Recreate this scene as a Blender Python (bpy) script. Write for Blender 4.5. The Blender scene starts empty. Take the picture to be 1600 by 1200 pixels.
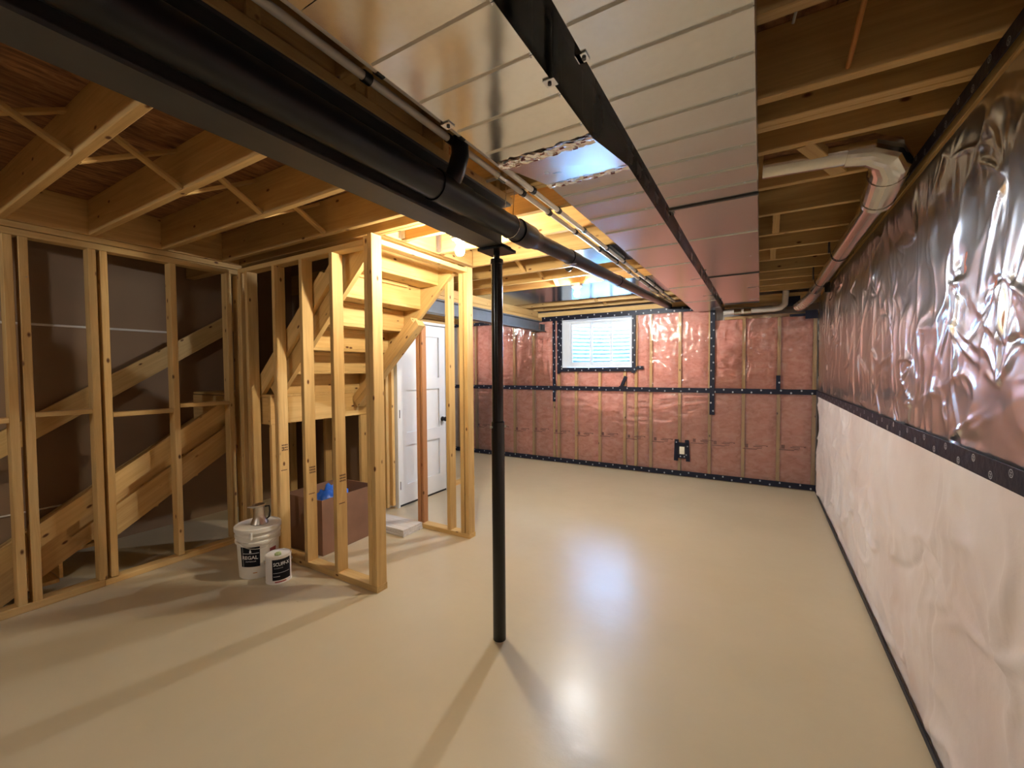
import bpy, bmesh, math, random
import numpy as np
from mathutils import Vector, Matrix, Quaternion
random.seed(7)
S = bpy.context.scene
COL = S.collection

# ------------------------------------------------------------------ camera
cam_d = bpy.data.cameras.new('camera')
cam = bpy.data.objects.new('camera', cam_d)
COL.objects.link(cam)
yaw, pit, roll = 0.532346, -0.032314, -0.006593
fw = Vector((-math.sin(yaw) * math.cos(pit), math.cos(yaw) * math.cos(pit), math.sin(pit)))
rt = Vector((math.cos(yaw), math.sin(yaw), 0))
up = rt.cross(fw)
r2 = math.cos(roll) * rt + math.sin(roll) * up
u2 = -math.sin(roll) * rt + math.cos(roll) * up
M = Matrix((r2, u2, -fw)).transposed().to_4x4()
M.translation = (0, 0, 1.5)
cam.matrix_world = M
cam_d.sensor_width = 36
cam_d.lens = 659.316 / 1600 * 36
cam_d.clip_start = 0.02
S.camera = cam

# ------------------------------------------------------------------ world, light, exposure
BULB = 96.0
W = bpy.data.worlds.new('world')
S.world = W
W.use_nodes = True
wn = W.node_tree.nodes
wn.clear()
sky = wn.new('ShaderNodeTexSky')
sky.sky_type = 'NISHITA'
sky.sun_disc = False
sky.dust_density = 0.3
sky.ozone_density = 3.0
sky.sun_elevation = math.radians(38)
sky.sun_rotation = math.radians(200)
bg = wn.new('ShaderNodeBackground')
bg.inputs['Strength'].default_value = 12.5
wo = wn.new('ShaderNodeOutputWorld')
W.node_tree.links.new(sky.outputs[0], bg.inputs[0])
W.node_tree.links.new(bg.outputs[0], wo.inputs[0])
pl = bpy.data.lights.new('window_portal', 'AREA')
pl.shape = 'RECTANGLE'
pl.size, pl.size_y = 1.25, 0.85
pl.cycles.is_portal = True
po = bpy.data.objects.new('window_portal', pl)
po.location = (-2.2, 6.66, 1.93)
po.rotation_euler = (-math.pi / 2, 0, 0)
COL.objects.link(po)
S.view_settings.view_transform = 'Standard'
S.view_settings.look = 'None'
S.view_settings.gamma = 1
S.view_settings.use_curve_mapping = False
S.view_settings.exposure = 1.05

# ------------------------------------------------------------------ materials
MATS = {}


def newmat(name):
    m = bpy.data.materials.new(name)
    m.use_nodes = True
    nt = m.node_tree
    MATS[name] = m
    b = nt.nodes['Principled BSDF']
    return m, nt, b


def nd(nt, t, **kw):
    n = nt.nodes.new(t)
    for k, v in kw.items():
        if k in n.inputs:
            n.inputs[k].default_value = v
        else:
            setattr(n, k, v)
    return n


def ramp(nt, fac, stops):
    r = nd(nt, 'ShaderNodeValToRGB')
    el = r.color_ramp.elements
    while len(el) < len(stops):
        el.new(0.5)
    for e, (p, c) in zip(el, stops):
        e.position = p
        e.color = (*c, 1)
    nt.links.new(fac, r.inputs[0])
    return r


def plain(name, col, rough=0.5, metal=0.0, spec=None, var=0.06, scale=8.0, bump=0.0, bscale=60.0):
    m, nt, b = newmat(name)
    tc = nd(nt, 'ShaderNodeTexCoord')
    n = nd(nt, 'ShaderNodeTexNoise', Scale=scale, Detail=4.0)
    nt.links.new(tc.outputs['Object'], n.inputs['Vector'])
    lo = tuple(max(0, c * (1 - var)) for c in col)
    hi = tuple(min(1, c * (1 + var)) for c in col)
    r = ramp(nt, n.outputs[0], [(0.3, lo), (0.7, hi)])
    nt.links.new(r.outputs[0], b.inputs['Base Color'])
    b.inputs['Roughness'].default_value = rough
    b.inputs['Metallic'].default_value = metal
    if spec is not None:
        b.inputs['Specular IOR Level'].default_value = spec
    if bump:
        n2 = nd(nt, 'ShaderNodeTexNoise', Scale=bscale, Detail=3.0)
        nt.links.new(tc.outputs['Object'], n2.inputs['Vector'])
        bp = nd(nt, 'ShaderNodeBump', Strength=bump, Distance=0.01)
        nt.links.new(n2.outputs[0], bp.inputs['Height'])
        nt.links.new(bp.outputs[0], b.inputs['Normal'])
    return m


def wood(name, dark, light, knot=(0.12, 0.045, 0.015), rough=0.6):
    m, nt, b = newmat(name)
    tc = nd(nt, 'ShaderNodeTexCoord')
    oi = nd(nt, 'ShaderNodeObjectInfo')
    mul = nd(nt, 'ShaderNodeVectorMath', operation='SCALE')
    mul.inputs[0].default_value = (17.3, 5.1, 9.7)
    nt.links.new(oi.outputs['Random'], mul.inputs['Scale'])
    add = nd(nt, 'ShaderNodeVectorMath', operation='ADD')
    nt.links.new(tc.outputs['Object'], add.inputs[0])
    nt.links.new(mul.outputs[0], add.inputs[1])
    mp = nd(nt, 'ShaderNodeMapping')
    mp.inputs['Scale'].default_value = (0.7, 14, 14)
    nt.links.new(add.outputs[0], mp.inputs['Vector'])
    g = nd(nt, 'ShaderNodeTexNoise', Scale=2.6, Detail=7.0, Roughness=0.62, Distortion=0.7)
    nt.links.new(mp.outputs[0], g.inputs['Vector'])
    big = nd(nt, 'ShaderNodeTexNoise', Scale=1.7, Detail=2.0)
    nt.links.new(add.outputs[0], big.inputs['Vector'])
    mix = nd(nt, 'ShaderNodeMath', operation='MULTIPLY_ADD')
    mix.inputs[1].default_value = 0.35
    nt.links.new(big.outputs[0], mix.inputs[0])
    sc = nd(nt, 'ShaderNodeMath', operation='MULTIPLY')
    sc.inputs[1].default_value = 0.68
    nt.links.new(g.outputs[0], sc.inputs[0])
    nt.links.new(sc.outputs[0], mix.inputs[2])
    mid = tuple((a + c) / 2 for a, c in zip(dark, light))
    r = ramp(nt, mix.outputs[0], [(0.32, dark), (0.5, mid), (0.66, light)])
    # knots
    mpk = nd(nt, 'ShaderNodeMapping')
    mpk.inputs['Scale'].default_value = (1.0, 2.0, 2.0)
    nt.links.new(add.outputs[0], mpk.inputs['Vector'])
    v = nd(nt, 'ShaderNodeTexVoronoi', Scale=5.5, Randomness=1.0)
    nt.links.new(mpk.outputs[0], v.inputs['Vector'])
    kr = ramp(nt, v.outputs['Distance'], [(0.06, (1, 1, 1)), (0.125, (0, 0, 0))])
    mx = nd(nt, 'ShaderNodeMix', data_type='RGBA')
    nt.links.new(kr.outputs[0], mx.inputs['Factor'])
    nt.links.new(r.outputs[0], mx.inputs['A'])
    mx.inputs['B'].default_value = (*knot, 1)
    # per-piece tint
    hs = nd(nt, 'ShaderNodeHueSaturation')
    vr = nd(nt, 'ShaderNodeMapRange')
    vr.inputs['To Min'].default_value = 0.86
    vr.inputs['To Max'].default_value = 1.12
    nt.links.new(oi.outputs['Random'], vr.inputs['Value'])
    nt.links.new(vr.outputs[0], hs.inputs['Value'])
    nt.links.new(mx.outputs['Result'], hs.inputs['Color'])
    nt.links.new(hs.outputs[0], b.inputs['Base Color'])
    b.inputs['Roughness'].default_value = rough
    b.inputs['Specular IOR Level'].default_value = 0.25
    bp = nd(nt, 'ShaderNodeBump', Strength=0.15, Distance=0.004)
    nt.links.new(g.outputs[0], bp.inputs['Height'])
    nt.links.new(bp.outputs[0], b.inputs['Normal'])
    return m


wood('lumber', (0.52, 0.315, 0.11), (0.75, 0.52, 0.225))
wood('joist_wood', (0.43, 0.26, 0.09), (0.62, 0.405, 0.165))
wood('red_lumber', (0.42, 0.19, 0.085), (0.56, 0.28, 0.13))
wood('stair_board', (0.58, 0.36, 0.125), (0.76, 0.53, 0.225))
wood('grey_board', (0.50, 0.47, 0.45), (0.74, 0.71, 0.69), knot=(0.4, 0.36, 0.33))


def osb():
    m, nt, b = newmat('osb')
    tc = nd(nt, 'ShaderNodeTexCoord')
    mp = nd(nt, 'ShaderNodeMapping')
    mp.inputs['Rotation'].default_value = (0, 0, 0.35)
    mp.inputs['Scale'].default_value = (11, 2.6, 6)
    nt.links.new(tc.outputs['Object'], mp.inputs['Vector'])
    n = nd(nt, 'ShaderNodeTexNoise', Scale=2.2, Detail=6.0, Roughness=0.6, Distortion=1.2)
    nt.links.new(mp.outputs[0], n.inputs['Vector'])
    a = nd(nt, 'ShaderNodeMath', operation='MULTIPLY')
    a.inputs[1].default_value = 1.0
    nt.links.new(n.outputs[0], a.inputs[0])
    r = ramp(nt, a.outputs[0], [(0.32, (0.09, 0.035, 0.013)), (0.5, (0.24, 0.105, 0.04)), (0.68, (0.40, 0.20, 0.085))])
    nt.links.new(r.outputs[0], b.inputs['Base Color'])
    b.inputs['Roughness'].default_value = 0.65
    bp = nd(nt, 'ShaderNodeBump', Strength=0.3, Distance=0.004)
    nt.links.new(a.outputs[0], bp.inputs['Height'])
    nt.links.new(bp.outputs[0], b.inputs['Normal'])


osb()


def metal(name, col, rough, wav=0.05, wsc=2.5, spang=0.05):
    m, nt, b = newmat(name)
    tc = nd(nt, 'ShaderNodeTexCoord')
    v = nd(nt, 'ShaderNodeTexVoronoi', Scale=70.0)
    nt.links.new(tc.outputs['Object'], v.inputs['Vector'])
    r = ramp(nt, v.outputs['Distance'], [(0.0, tuple(c * (1 - spang) for c in col)), (0.7, tuple(min(1, c * (1 + spang)) for c in col))])
    nt.links.new(r.outputs[0], b.inputs['Base Color'])
    b.inputs['Metallic'].default_value = 1.0
    n2 = nd(nt, 'ShaderNodeTexNoise', Scale=5.0, Detail=3.0)
    nt.links.new(tc.outputs['Object'], n2.inputs['Vector'])
    mr = nd(nt, 'ShaderNodeMapRange')
    mr.inputs['To Min'].default_value = rough * 0.95
    mr.inputs['To Max'].default_value = rough * 1.05
    nt.links.new(n2.outputs[0], mr.inputs['Value'])
    nt.links.new(mr.outputs[0], b.inputs['Roughness'])
    n = nd(nt, 'ShaderNodeTexNoise', Scale=wsc, Detail=2.0)
    nt.links.new(tc.outputs['Object'], n.inputs['Vector'])
    bp = nd(nt, 'ShaderNodeBump', Strength=wav, Distance=0.05)
    nt.links.new(n.outputs[0], bp.inputs['Height'])
    nt.links.new(bp.outputs[0], b.inputs['Normal'])
    return m


metal('galvanized', (0.62, 0.63, 0.64), 0.27, 0.02, 4.0, spang=0.02)
metal('galvanized_shiny', (0.74, 0.72, 0.68), 0.13, 0.04, 4.0, spang=0.02)
metal('panning_metal', (0.20, 0.27, 0.32), 0.16, 0.05, 2.0)
metal('foil', (0.88, 0.86, 0.85), 0.20, 0.25, 40.0, spang=0.02)
metal('pipe_metal', (0.68, 0.66, 0.62), 0.17, 0.05, 6.0, spang=0.02)
metal('brushed_steel', (0.68, 0.64, 0.58), 0.28, 0.02, 8.0)
metal('well_metal', (0.50, 0.62, 0.66), 0.42, 0.05, 4.0)
plain('beam_paint', (0.06, 0.06, 0.062), 0.48, var=0.12)
plain('beam_grey', (0.13, 0.15, 0.18), 0.42, var=0.12)
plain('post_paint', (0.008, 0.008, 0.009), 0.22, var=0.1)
plain('abs_black', (0.009, 0.010, 0.013), 0.30, var=0.15, spec=0.35)
plain('black_plastic', (0.012, 0.012, 0.014), 0.35)
plain('duct_dark', (0.05, 0.05, 0.05), 0.5)
plain('tape_navy', (0.009, 0.011, 0.024), 0.42, var=0.2, bump=0.2, bscale=30, spec=0.25)
plain('tape_print', (0.38, 0.40, 0.43), 0.4)
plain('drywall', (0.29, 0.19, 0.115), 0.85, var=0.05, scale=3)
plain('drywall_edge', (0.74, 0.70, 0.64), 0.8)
plain('concrete', (0.36, 0.34, 0.32), 0.85, var=0.15, bump=0.2)
plain('white_paint', (0.80, 0.825, 0.85), 0.38, var=0.02)
plain('vinyl', (0.80, 0.84, 0.88), 0.3, var=0.02)
plain('pex', (0.62, 0.56, 0.49), 0.4)
plain('cardboard', (0.24, 0.125, 0.075), 0.8, var=0.12, scale=5)
plain('blue_plastic', (0.02, 0.13, 0.62), 0.35, var=0.2)
plain('pail_plastic', (0.80, 0.77, 0.70), 0.36, var=0.03)
plain('label_black', (0.006, 0.007, 0.012), 0.55, spec=0.2)
plain('label_white', (0.82, 0.82, 0.82), 0.5)
plain('label_red', (0.35, 0.05, 0.06), 0.5)
plain('can_white', (0.80, 0.78, 0.75), 0.35, var=0.03)
plain('green_sponge', (0.50, 0.60, 0.30), 0.8, var=0.2, scale=40)
plain('porcelain', (0.80, 0.78, 0.74), 0.3)
plain('ink_red', (0.22, 0.045, 0.035), 0.7)
plain('ink_dark', (0.10, 0.05, 0.025), 0.7)
plain('orange_cable', (0.55, 0.22, 0.05), 0.5)
plain('white_cord', (0.50, 0.50, 0.46), 0.6)
plain('ivory', (0.80, 0.75, 0.62), 0.4)
plain('grass', (0.10, 0.16, 0.05), 0.9, var=0.4, scale=20)


def floor_mat():
    m, nt, b = newmat('painted_concrete')
    tc = nd(nt, 'ShaderNodeTexCoord')
    n = nd(nt, 'ShaderNodeTexNoise', Scale=0.9, Detail=8.0, Roughness=0.6)
    nt.links.new(tc.outputs['Object'], n.inputs['Vector'])
    r = ramp(nt, n.outputs[0], [(0.3, (0.535, 0.452, 0.305)), (0.7, (0.595, 0.512, 0.36))])
    n3 = nd(nt, 'ShaderNodeTexNoise', Scale=2.3, Detail=5.0, Distortion=1.0)
    nt.links.new(tc.outputs['Object'], n3.inputs['Vector'])
    st = ramp(nt, n3.outputs[0], [(0.66, (0, 0, 0)), (0.74, (1, 1, 1))])
    mx = nd(nt, 'ShaderNodeMix', data_type='RGBA')
    sm = nd(nt, 'ShaderNodeMath', operation='MULTIPLY')
    sm.inputs[1].default_value = 0.25
    nt.links.new(st.outputs[0], sm.inputs[0])
    nt.links.new(sm.outputs[0], mx.inputs['Factor'])
    nt.links.new(r.outputs[0], mx.inputs['A'])
    mx.inputs['B'].default_value = (0.60, 0.55, 0.36, 1)
    nt.links.new(mx.outputs['Result'], b.inputs['Base Color'])
    n2 = nd(nt, 'ShaderNodeTexNoise', Scale=6.0, Detail=6.0)
    nt.links.new(tc.outputs['Object'], n2.inputs['Vector'])
    mr = nd(nt, 'ShaderNodeMapRange')
    mr.inputs['To Min'].default_value = 0.24
    mr.inputs['To Max'].default_value = 0.38
    nt.links.new(n2.outputs[0], mr.inputs['Value'])
    nt.links.new(mr.outputs[0], b.inputs['Roughness'])
    b.inputs['Specular IOR Level'].default_value = 0.5
    n4 = nd(nt, 'ShaderNodeTexNoise', Scale=14.0, Detail=4.0)
    nt.links.new(tc.outputs['Object'], n4.inputs['Vector'])
    bp = nd(nt, 'ShaderNodeBump', Strength=0.12, Distance=0.012)
    nt.links.new(n4.outputs[0], bp.inputs['Height'])
    nt.links.new(bp.outputs[0], b.inputs['Normal'])


floor_mat()


def batt_mat():
    m, nt, b = newmat('pink_fibreglass')
    tc = nd(nt, 'ShaderNodeTexCoord')
    oi = nd(nt, 'ShaderNodeObjectInfo')
    mul = nd(nt, 'ShaderNodeVectorMath', operation='SCALE')
    mul.inputs[0].default_value = (31.0, 17.0, 23.0)
    nt.links.new(oi.outputs['Random'], mul.inputs['Scale'])
    add = nd(nt, 'ShaderNodeVectorMath', operation='ADD')
    nt.links.new(tc.outputs['Object'], add.inputs[0])
    nt.links.new(mul.outputs[0], add.inputs[1])
    mp = nd(nt, 'ShaderNodeMapping')
    mp.inputs['Scale'].default_value = (1, 1, 1.8)
    nt.links.new(add.outputs[0], mp.inputs['Vector'])
    n = nd(nt, 'ShaderNodeTexNoise', Scale=9.0, Detail=8.0, Roughness=0.65, Distortion=0.8)
    nt.links.new(mp.outputs[0], n.inputs['Vector'])
    r = ramp(nt, n.outputs[0], [(0.3, (0.61, 0.225, 0.165)), (0.5, (0.79, 0.355, 0.28)), (0.72, (0.88, 0.48, 0.39))])
    hs = nd(nt, 'ShaderNodeHueSaturation')
    vr = nd(nt, 'ShaderNodeMapRange')
    vr.inputs['To Min'].default_value = 0.93
    vr.inputs['To Max'].default_value = 1.06
    nt.links.new(oi.outputs['Random'], vr.inputs['Value'])
    nt.links.new(vr.outputs[0], hs.inputs['Value'])
    nt.links.new(r.outputs[0], hs.inputs['Color'])
    nt.links.new(hs.outputs[0], b.inputs['Base Color'])
    b.inputs['Roughness'].default_value = 0.9
    b.inputs['Specular IOR Level'].default_value = 0.1
    bp = nd(nt, 'ShaderNodeBump', Strength=0.4, Distance=0.02)
    nt.links.new(n.outputs[0], bp.inputs['Height'])
    nt.links.new(bp.outputs[0], b.inputs['Normal'])


batt_mat()


def film(name, haze, rough, tint=(1, 1, 1), hazecol=(0.8, 0.78, 0.78), bump=0.3, rough2=None):
    m, nt, b = newmat(name)
    nt.nodes.remove(b)
    out = nt.nodes['Material Output']
    tr = nd(nt, 'ShaderNodeBsdfTransparent')
    tr.inputs[0].default_value = (*tint, 1)
    gl = nd(nt, 'ShaderNodeBsdfGlossy')
    gl.inputs['Roughness'].default_value = rough
    df = nd(nt, 'ShaderNodeBsdfDiffuse')
    df.inputs[0].default_value = (*hazecol, 1)
    fr = nd(nt, 'ShaderNodeFresnel', IOR=1.6)
    tc = nd(nt, 'ShaderNodeTexCoord')
    n = nd(nt, 'ShaderNodeTexNoise', Scale=26.0, Detail=4.0, Distortion=1.2)
    nt.links.new(tc.outputs['Object'], n.inputs['Vector'])
    bp = nd(nt, 'ShaderNodeBump', Strength=bump, Distance=0.01)
    nt.links.new(n.outputs[0], bp.inputs['Height'])
    nt.links.new(bp.outputs[0], gl.inputs['Normal'])
    nt.links.new(bp.outputs[0], fr.inputs['Normal'])
    m1 = nd(nt, 'ShaderNodeMixShader')
    m1.inputs[0].default_value = haze
    nt.links.new(tr.outputs[0], m1.inputs[1])
    nt.links.new(df.outputs[0], m1.inputs[2])
    m2 = nd(nt, 'ShaderNodeMixShader')
    nt.links.new(fr.outputs[0], m2.inputs[0])
    nt.links.new(m1.outputs[0], m2.inputs[1])
    if rough2:
        g2 = nd(nt, 'ShaderNodeBsdfGlossy')
        g2.inputs['Roughness'].default_value = rough2
        m3 = nd(nt, 'ShaderNodeMixShader')
        m3.inputs[0].default_value = 0.42
        nt.links.new(gl.outputs[0], m3.inputs[1])
        nt.links.new(g2.outputs[0], m3.inputs[2])
        nt.links.new(m3.outputs[0], m2.inputs[2])
    else:
        nt.links.new(gl.outputs[0], m2.inputs[2])
    nt.links.new(m2.outputs[0], out.inputs[0])


film('clear_poly', 0.06, 0.12, hazecol=(0.86, 0.74, 0.70), bump=0.04)
film('wrinkled_poly', 0.20, 0.10, hazecol=(0.86, 0.68, 0.67), bump=0.05, rough2=0.30)
film('clear_poly_dull', 0.10, 0.24, hazecol=(0.84, 0.72, 0.68), bump=0.1)
film('window_glass', 0.0, 0.02, tint=(0.96, 0.99, 1.0), bump=0.0)


def blanket_mat():
    m, nt, b = newmat('white_faced_blanket')
    tc = nd(nt, 'ShaderNodeTexCoord')
    n = nd(nt, 'ShaderNodeTexNoise', Scale=1.6, Detail=5.0)
    nt.links.new(tc.outputs['Object'], n.inputs['Vector'])
    r = ramp(nt, n.outputs[0], [(0.3, (0.62, 0.515, 0.485)), (0.55, (0.70, 0.625, 0.605)), (0.75, (0.74, 0.695, 0.69))])
    nt.links.new(r.outputs[0], b.inputs['Base Color'])
    b.inputs['Roughness'].default_value = 0.46
    n2 = nd(nt, 'ShaderNodeTexNoise', Scale=22.0, Detail=4.0)
    nt.links.new(tc.outputs['Object'], n2.inputs['Vector'])
    bp = nd(nt, 'ShaderNodeBump', Strength=0.15, Distance=0.01)
    nt.links.new(n2.outputs[0], bp.inputs['Height'])
    nt.links.new(bp.outputs[0], b.inputs['Normal'])


blanket_mat()


def bulb_mat(name, k, col):
    m, nt, b = newmat(name)
    b.inputs['Base Color'].default_value = (1, 0.9, 0.7, 1)
    b.inputs['Emission Color'].default_value = (*col, 1)
    b.inputs['Emission Strength'].default_value = k * 10


bulb_mat('bulb_glow', BULB * 1.12, (0.96, 0.98, 1.0))
bulb_mat('bulb_glow_warm', BULB * 0.85, (1.0, 0.885, 0.68))
bulb_mat('fill_glow_far', BULB * 0.5, (0.96, 0.98, 1.0))
bulb_mat('fill_glow_faint', BULB * 0.16, (1.0, 0.95, 0.86))
bulb_mat('fill_glow_dim', BULB * 0.46, (0.97, 0.97, 0.95))

# ------------------------------------------------------------------ helpers


def wmat(o):
    m = Matrix.Identity(4)
    while o is not None:
        m = o.matrix_basis @ m
        o = o.parent
    return m


def link(name, me, parent=None, mw=None, mat=None):
    o = bpy.data.objects.new(name, me)
    COL.objects.link(o)
    if mat is not None and me is not None and not me.materials:
        me.materials.append(MATS[mat])
    mw = mw or Matrix.Identity(4)
    if parent is not None:
        o.parent = parent
        o.matrix_basis = wmat(parent).inverted() @ mw
    else:
        o.matrix_basis = mw
    return o


def tag(o, label, cat, group=None, kind=None):
    o['label'] = label
    o['category'] = cat
    if group:
        o['group'] = group
    if kind:
        o['kind'] = kind
    return o


def thing(name, loc, label, cat, group=None, kind=None):
    o = bpy.data.objects.new(name, None)
    o.empty_display_size = 0.1
    COL.objects.link(o)
    o.location = loc
    return tag(o, label, cat, group, kind)


def T(x, y, z):
    return Matrix.Translation((x, y, z))


def from_py(name, v, f, smooth=False):
    me = bpy.data.meshes.new(name)
    me.from_pydata([tuple(a) for a in v], [], f)
    me.validate()
    if smooth:
        for p in me.polygons:
            p.use_smooth = True
    me.update()
    return me


LC = {}


def lumber_mesh(L, w, h, mat, c=0.003):
    """board along local X (centred), w across Y, h along Z, eased edges"""
    key = (round(L, 3), round(w, 3), round(h, 3), mat)
    if key in LC:
        return LC[key]
    a, b = w / 2, h / 2
    pr = [(-a + c, -b), (a - c, -b), (a, -b + c), (a, b - c), (a - c, b), (-a + c, b), (-a, b - c), (-a, -b + c)]
    v = [(-L / 2, y, z) for y, z in pr] + [(L / 2, y, z) for y, z in pr]
    f = [tuple(range(7, -1, -1)), tuple(range(8, 16))]
    for i in range(8):
        j = (i + 1) % 8
        f.append((i, j, j + 8, i + 8))
    me = from_py('lumber', v, f)
    me.materials.append(MATS[mat])
    LC[key] = me
    return me


def board(name, parent, p0, p1, w, h, mat='lumber', upv=(0, 0, 1)):
    """board whose centre line runs p0-p1; h is the size along upv, w across"""
    p0, p1 = Vector(p0), Vector(p1)
    d = p1 - p0
    L = d.length
    d.normalize()
    u = Vector(upv)
    y = u.cross(d).normalized()
    z = d.cross(y)
    mw = Matrix((d, y, z)).transposed().to_4x4()
    mw.translation = (p0 + p1) / 2
    return link(name, lumber_mesh(L, w, h, mat), parent, mw)


def bbox(name, parent, x0, x1, y0, y1, z0, z1, mat='lumber'):
    """axis-aligned board, grain along its longest side"""
    dx, dy, dz = x1 - x0, y1 - y0, z1 - z0
    cx, cy, cz = (x0 + x1) / 2, (y0 + y1) / 2, (z0 + z1) / 2
    if dz >= dx and dz >= dy:
        return board(name, parent, (cx, cy, z0), (cx, cy, z1), dy, dx, mat, (1, 0, 0))
    if dx >= dy:
        return board(name, parent, (x0, cy, cz), (x1, cy, cz), dy, dz, mat)
    return board(name, parent, (cx, y0, cz), (cx, y1, cz), dx, dz, mat)


def box_vf(x0, x1, y0, y1, z0, z1, v, f):
    n = len(v)
    v += [(x0, y0, z0), (x1, y0, z0), (x1, y1, z0), (x0, y1, z0), (x0, y0, z1), (x1, y0, z1), (x1, y1, z1), (x0, y1, z1)]
    f += [tuple(n + i for i in q) for q in ((3, 2, 1, 0), (4, 5, 6, 7), (0, 1, 5, 4), (1, 2, 6, 5), (2, 3, 7, 6), (3, 0, 4, 7))]


def boxes(name, parent, lst, mat, origin=None):
    v, f = [], []
    for b in lst:
        box_vf(*b, v, f)
    o = Vector(origin) if origin else Vector(v[0])
    me = from_py(name, [Vector(a) - o for a in v], f)
    return link(name, me, parent, Matrix.Translation(o), mat)


def tube_vf(pts, rad, n, v, f, caps=True):
    """tube along a polyline; rad number or list"""
    P = [Vector(p) for p in pts]
    R = rad if isinstance(rad, (list, tuple)) else [rad] * len(P)
    base = len(v)
    prev = None
    for i, p in enumerate(P):
        if i == 0:
            d = P[1] - P[0]
        elif i == len(P) - 1:
            d = P[-1] - P[-2]
        else:
            d = (P[i + 1] - P[i]).normalized() + (P[i] - P[i - 1]).normalized()
        d.normalize()
        if prev is None:
            a = Vector((0, 0, 1)) if abs(d.z) < 0.9 else Vector((1, 0, 0))
            x = d.cross(a).normalized()
        else:
            x = (prev - d * prev.dot(d)).normalized()
        prev = x
        y = d.cross(x)
        for k in range(n):
            t = 2 * math.pi * k / n
            v.append(p + R[i] * (math.cos(t) * x + math.sin(t) * y))
    for i in range(len(P) - 1):
        for k in range(n):
            a = base + i * n + k
            b = base + i * n + (k + 1) % n
            f.append((a, b, b + n, a + n))
    if caps:
        f.append(tuple(base + k for k in range(n - 1, -1, -1)))
        e = base + (len(P) - 1) * n
        f.append(tuple(e + k for k in range(n)))


def smooth_sides(me, lim=0.7):
    for p in me.polygons:
        p.use_smooth = len(p.vertices) <= 4
    try:
        me.set_sharp_from_angle(angle=lim)
    except Exception:
        pass


def tube(name, parent, pts, rad, mat, n=16, caps=True, lim=0.7):
    v, f = [], []
    tube_vf(pts, rad, n, v, f, caps)
    o = Vector(pts[0])
    me = from_py(name, [a - o for a in v], f)
    smooth_sides(me, lim)
    return link(name, me, parent, Matrix.Translation(o), mat)


def lathe(name, parent, loc, prof, mat, n=28, mw=None, lim=0.6):
    v, f = [], []
    for r, z in prof:
        for k in range(n):
            t = 2 * math.pi * k / n
            v.append((r * math.cos(t), r * math.sin(t), z))
    for i in range(len(prof) - 1):
        for k in range(n):
            a, b = i * n + k, i * n + (k + 1) % n
            f.append((a, b, b + n, a + n))
    f.append(tuple(range(n - 1, -1, -1)))
    e = (len(prof) - 1) * n
    f.append(tuple(e + k for k in range(n)))
    me = from_py(name, v, f)
    smooth_sides(me, lim)
    return link(name, me, parent, mw or T(*loc), mat)


def prism(name, parent, poly, mw, th, mat):
    """polygon in local XY extruded th along local Z"""
    n = len(poly)
    v = [(x, y, 0) for x, y in poly] + [(x, y, th) for x, y in poly]
    f = [tuple(range(n - 1, -1, -1)), tuple(range(n, 2 * n))]
    for i in range(n):
        j = (i + 1) % n
        f.append((i, j, j + n, i + n))
    return link(name, from_py(name, v, f), parent, mw, mat)


def tile(name, parent, origin, mat, verts, faces, smooth=False):
    o = Vector(origin)
    return link(name, from_py(name, [Vector(a) - o for a in verts], faces, smooth), parent, Matrix.Translation(o), mat)


# numpy value noise for the crumpled sheets
def vnoise(x, y, seed=0):
    xi, yi = np.floor(x).astype(np.int64), np.floor(y).astype(np.int64)
    fx, fy = x - xi, y - yi
    fx, fy = fx * fx * fx * (fx * (fx * 6 - 15) + 10), fy * fy * fy * (fy * (fy * 6 - 15) + 10)

    def h(a, b):
        n = (a * 374761393 + b * 668265263 + seed * 1442695041) & 0xFFFFFFFF
        n = ((n ^ (n >> 13)) * 1274126177) & 0xFFFFFFFF
        n = (n ^ (n >> 16)) & 0xFFFFFFFF
        return n / 4294967295.0
    a, b, c, d = h(xi, yi), h(xi + 1, yi), h(xi, yi + 1), h(xi + 1, yi + 1)
    return (a * (1 - fx) + b * fx) * (1 - fy) + (c * (1 - fx) + d * fx) * fy


def fbm(x, y, seed=0, o=3):
    s, a, t = 0, 0.5, 0
    for i in range(o):
        s = s + a * vnoise(x * 2 ** i, y * 2 ** i, seed + i)
        t += a
        a *= 0.5
    return s / t


def ridge(x, y, seed=0):
    return 1 - np.abs(2 * vnoise(x, y, seed) - 1)


def creases(u, v, staples, rnd, amp, wid, lmin, lmax, n=(4, 8), spread=1.3):
    """fans of sharp creases pulled out from each staple point"""
    h = np.zeros_like(u)
    du, dv = u[1, 0] - u[0, 0], v[0, 1] - v[0, 0]
    for (a, b) in staples:
        base = rnd.uniform(0, 6.28)
        for _ in range(rnd.randint(*n)):
            an = base + rnd.uniform(-spread, spread)
            L = rnd.uniform(lmin, lmax)
            w = wid * rnd.uniform(.7, 1.4)
            A = amp * rnd.uniform(.5, 1.2) * (1 if rnd.random() < .75 else -1)
            cx, sx = math.cos(an), math.sin(an)
            bend = rnd.uniform(-1.2, 1.2)
            i0 = max(0, int((a - L - .03) / du)); i1 = min(u.shape[0], int((a + L + .03) / du) + 2)
            j0 = max(0, int((b - L - .03) / dv)); j1 = min(u.shape[1], int((b + L + .03) / dv) + 2)
            if i1 <= i0 or j1 <= j0:
                continue
            x = u[i0:i1, j0:j1] - a
            y = v[i0:i1, j0:j1] - b
            t = x * cx + y * sx
            d = -x * sx + y * cx + bend * t * t
            ww = w * (0.45 + 0.9 * np.clip(t / L, 0, 1))
            k = np.clip(t / (0.12 * L), 0, 1) * np.clip((L - t) / (0.5 * L), 0, 1)
            h[i0:i1, j0:j1] += A * k * np.exp(-(d / ww) ** 2)
    return h


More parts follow.
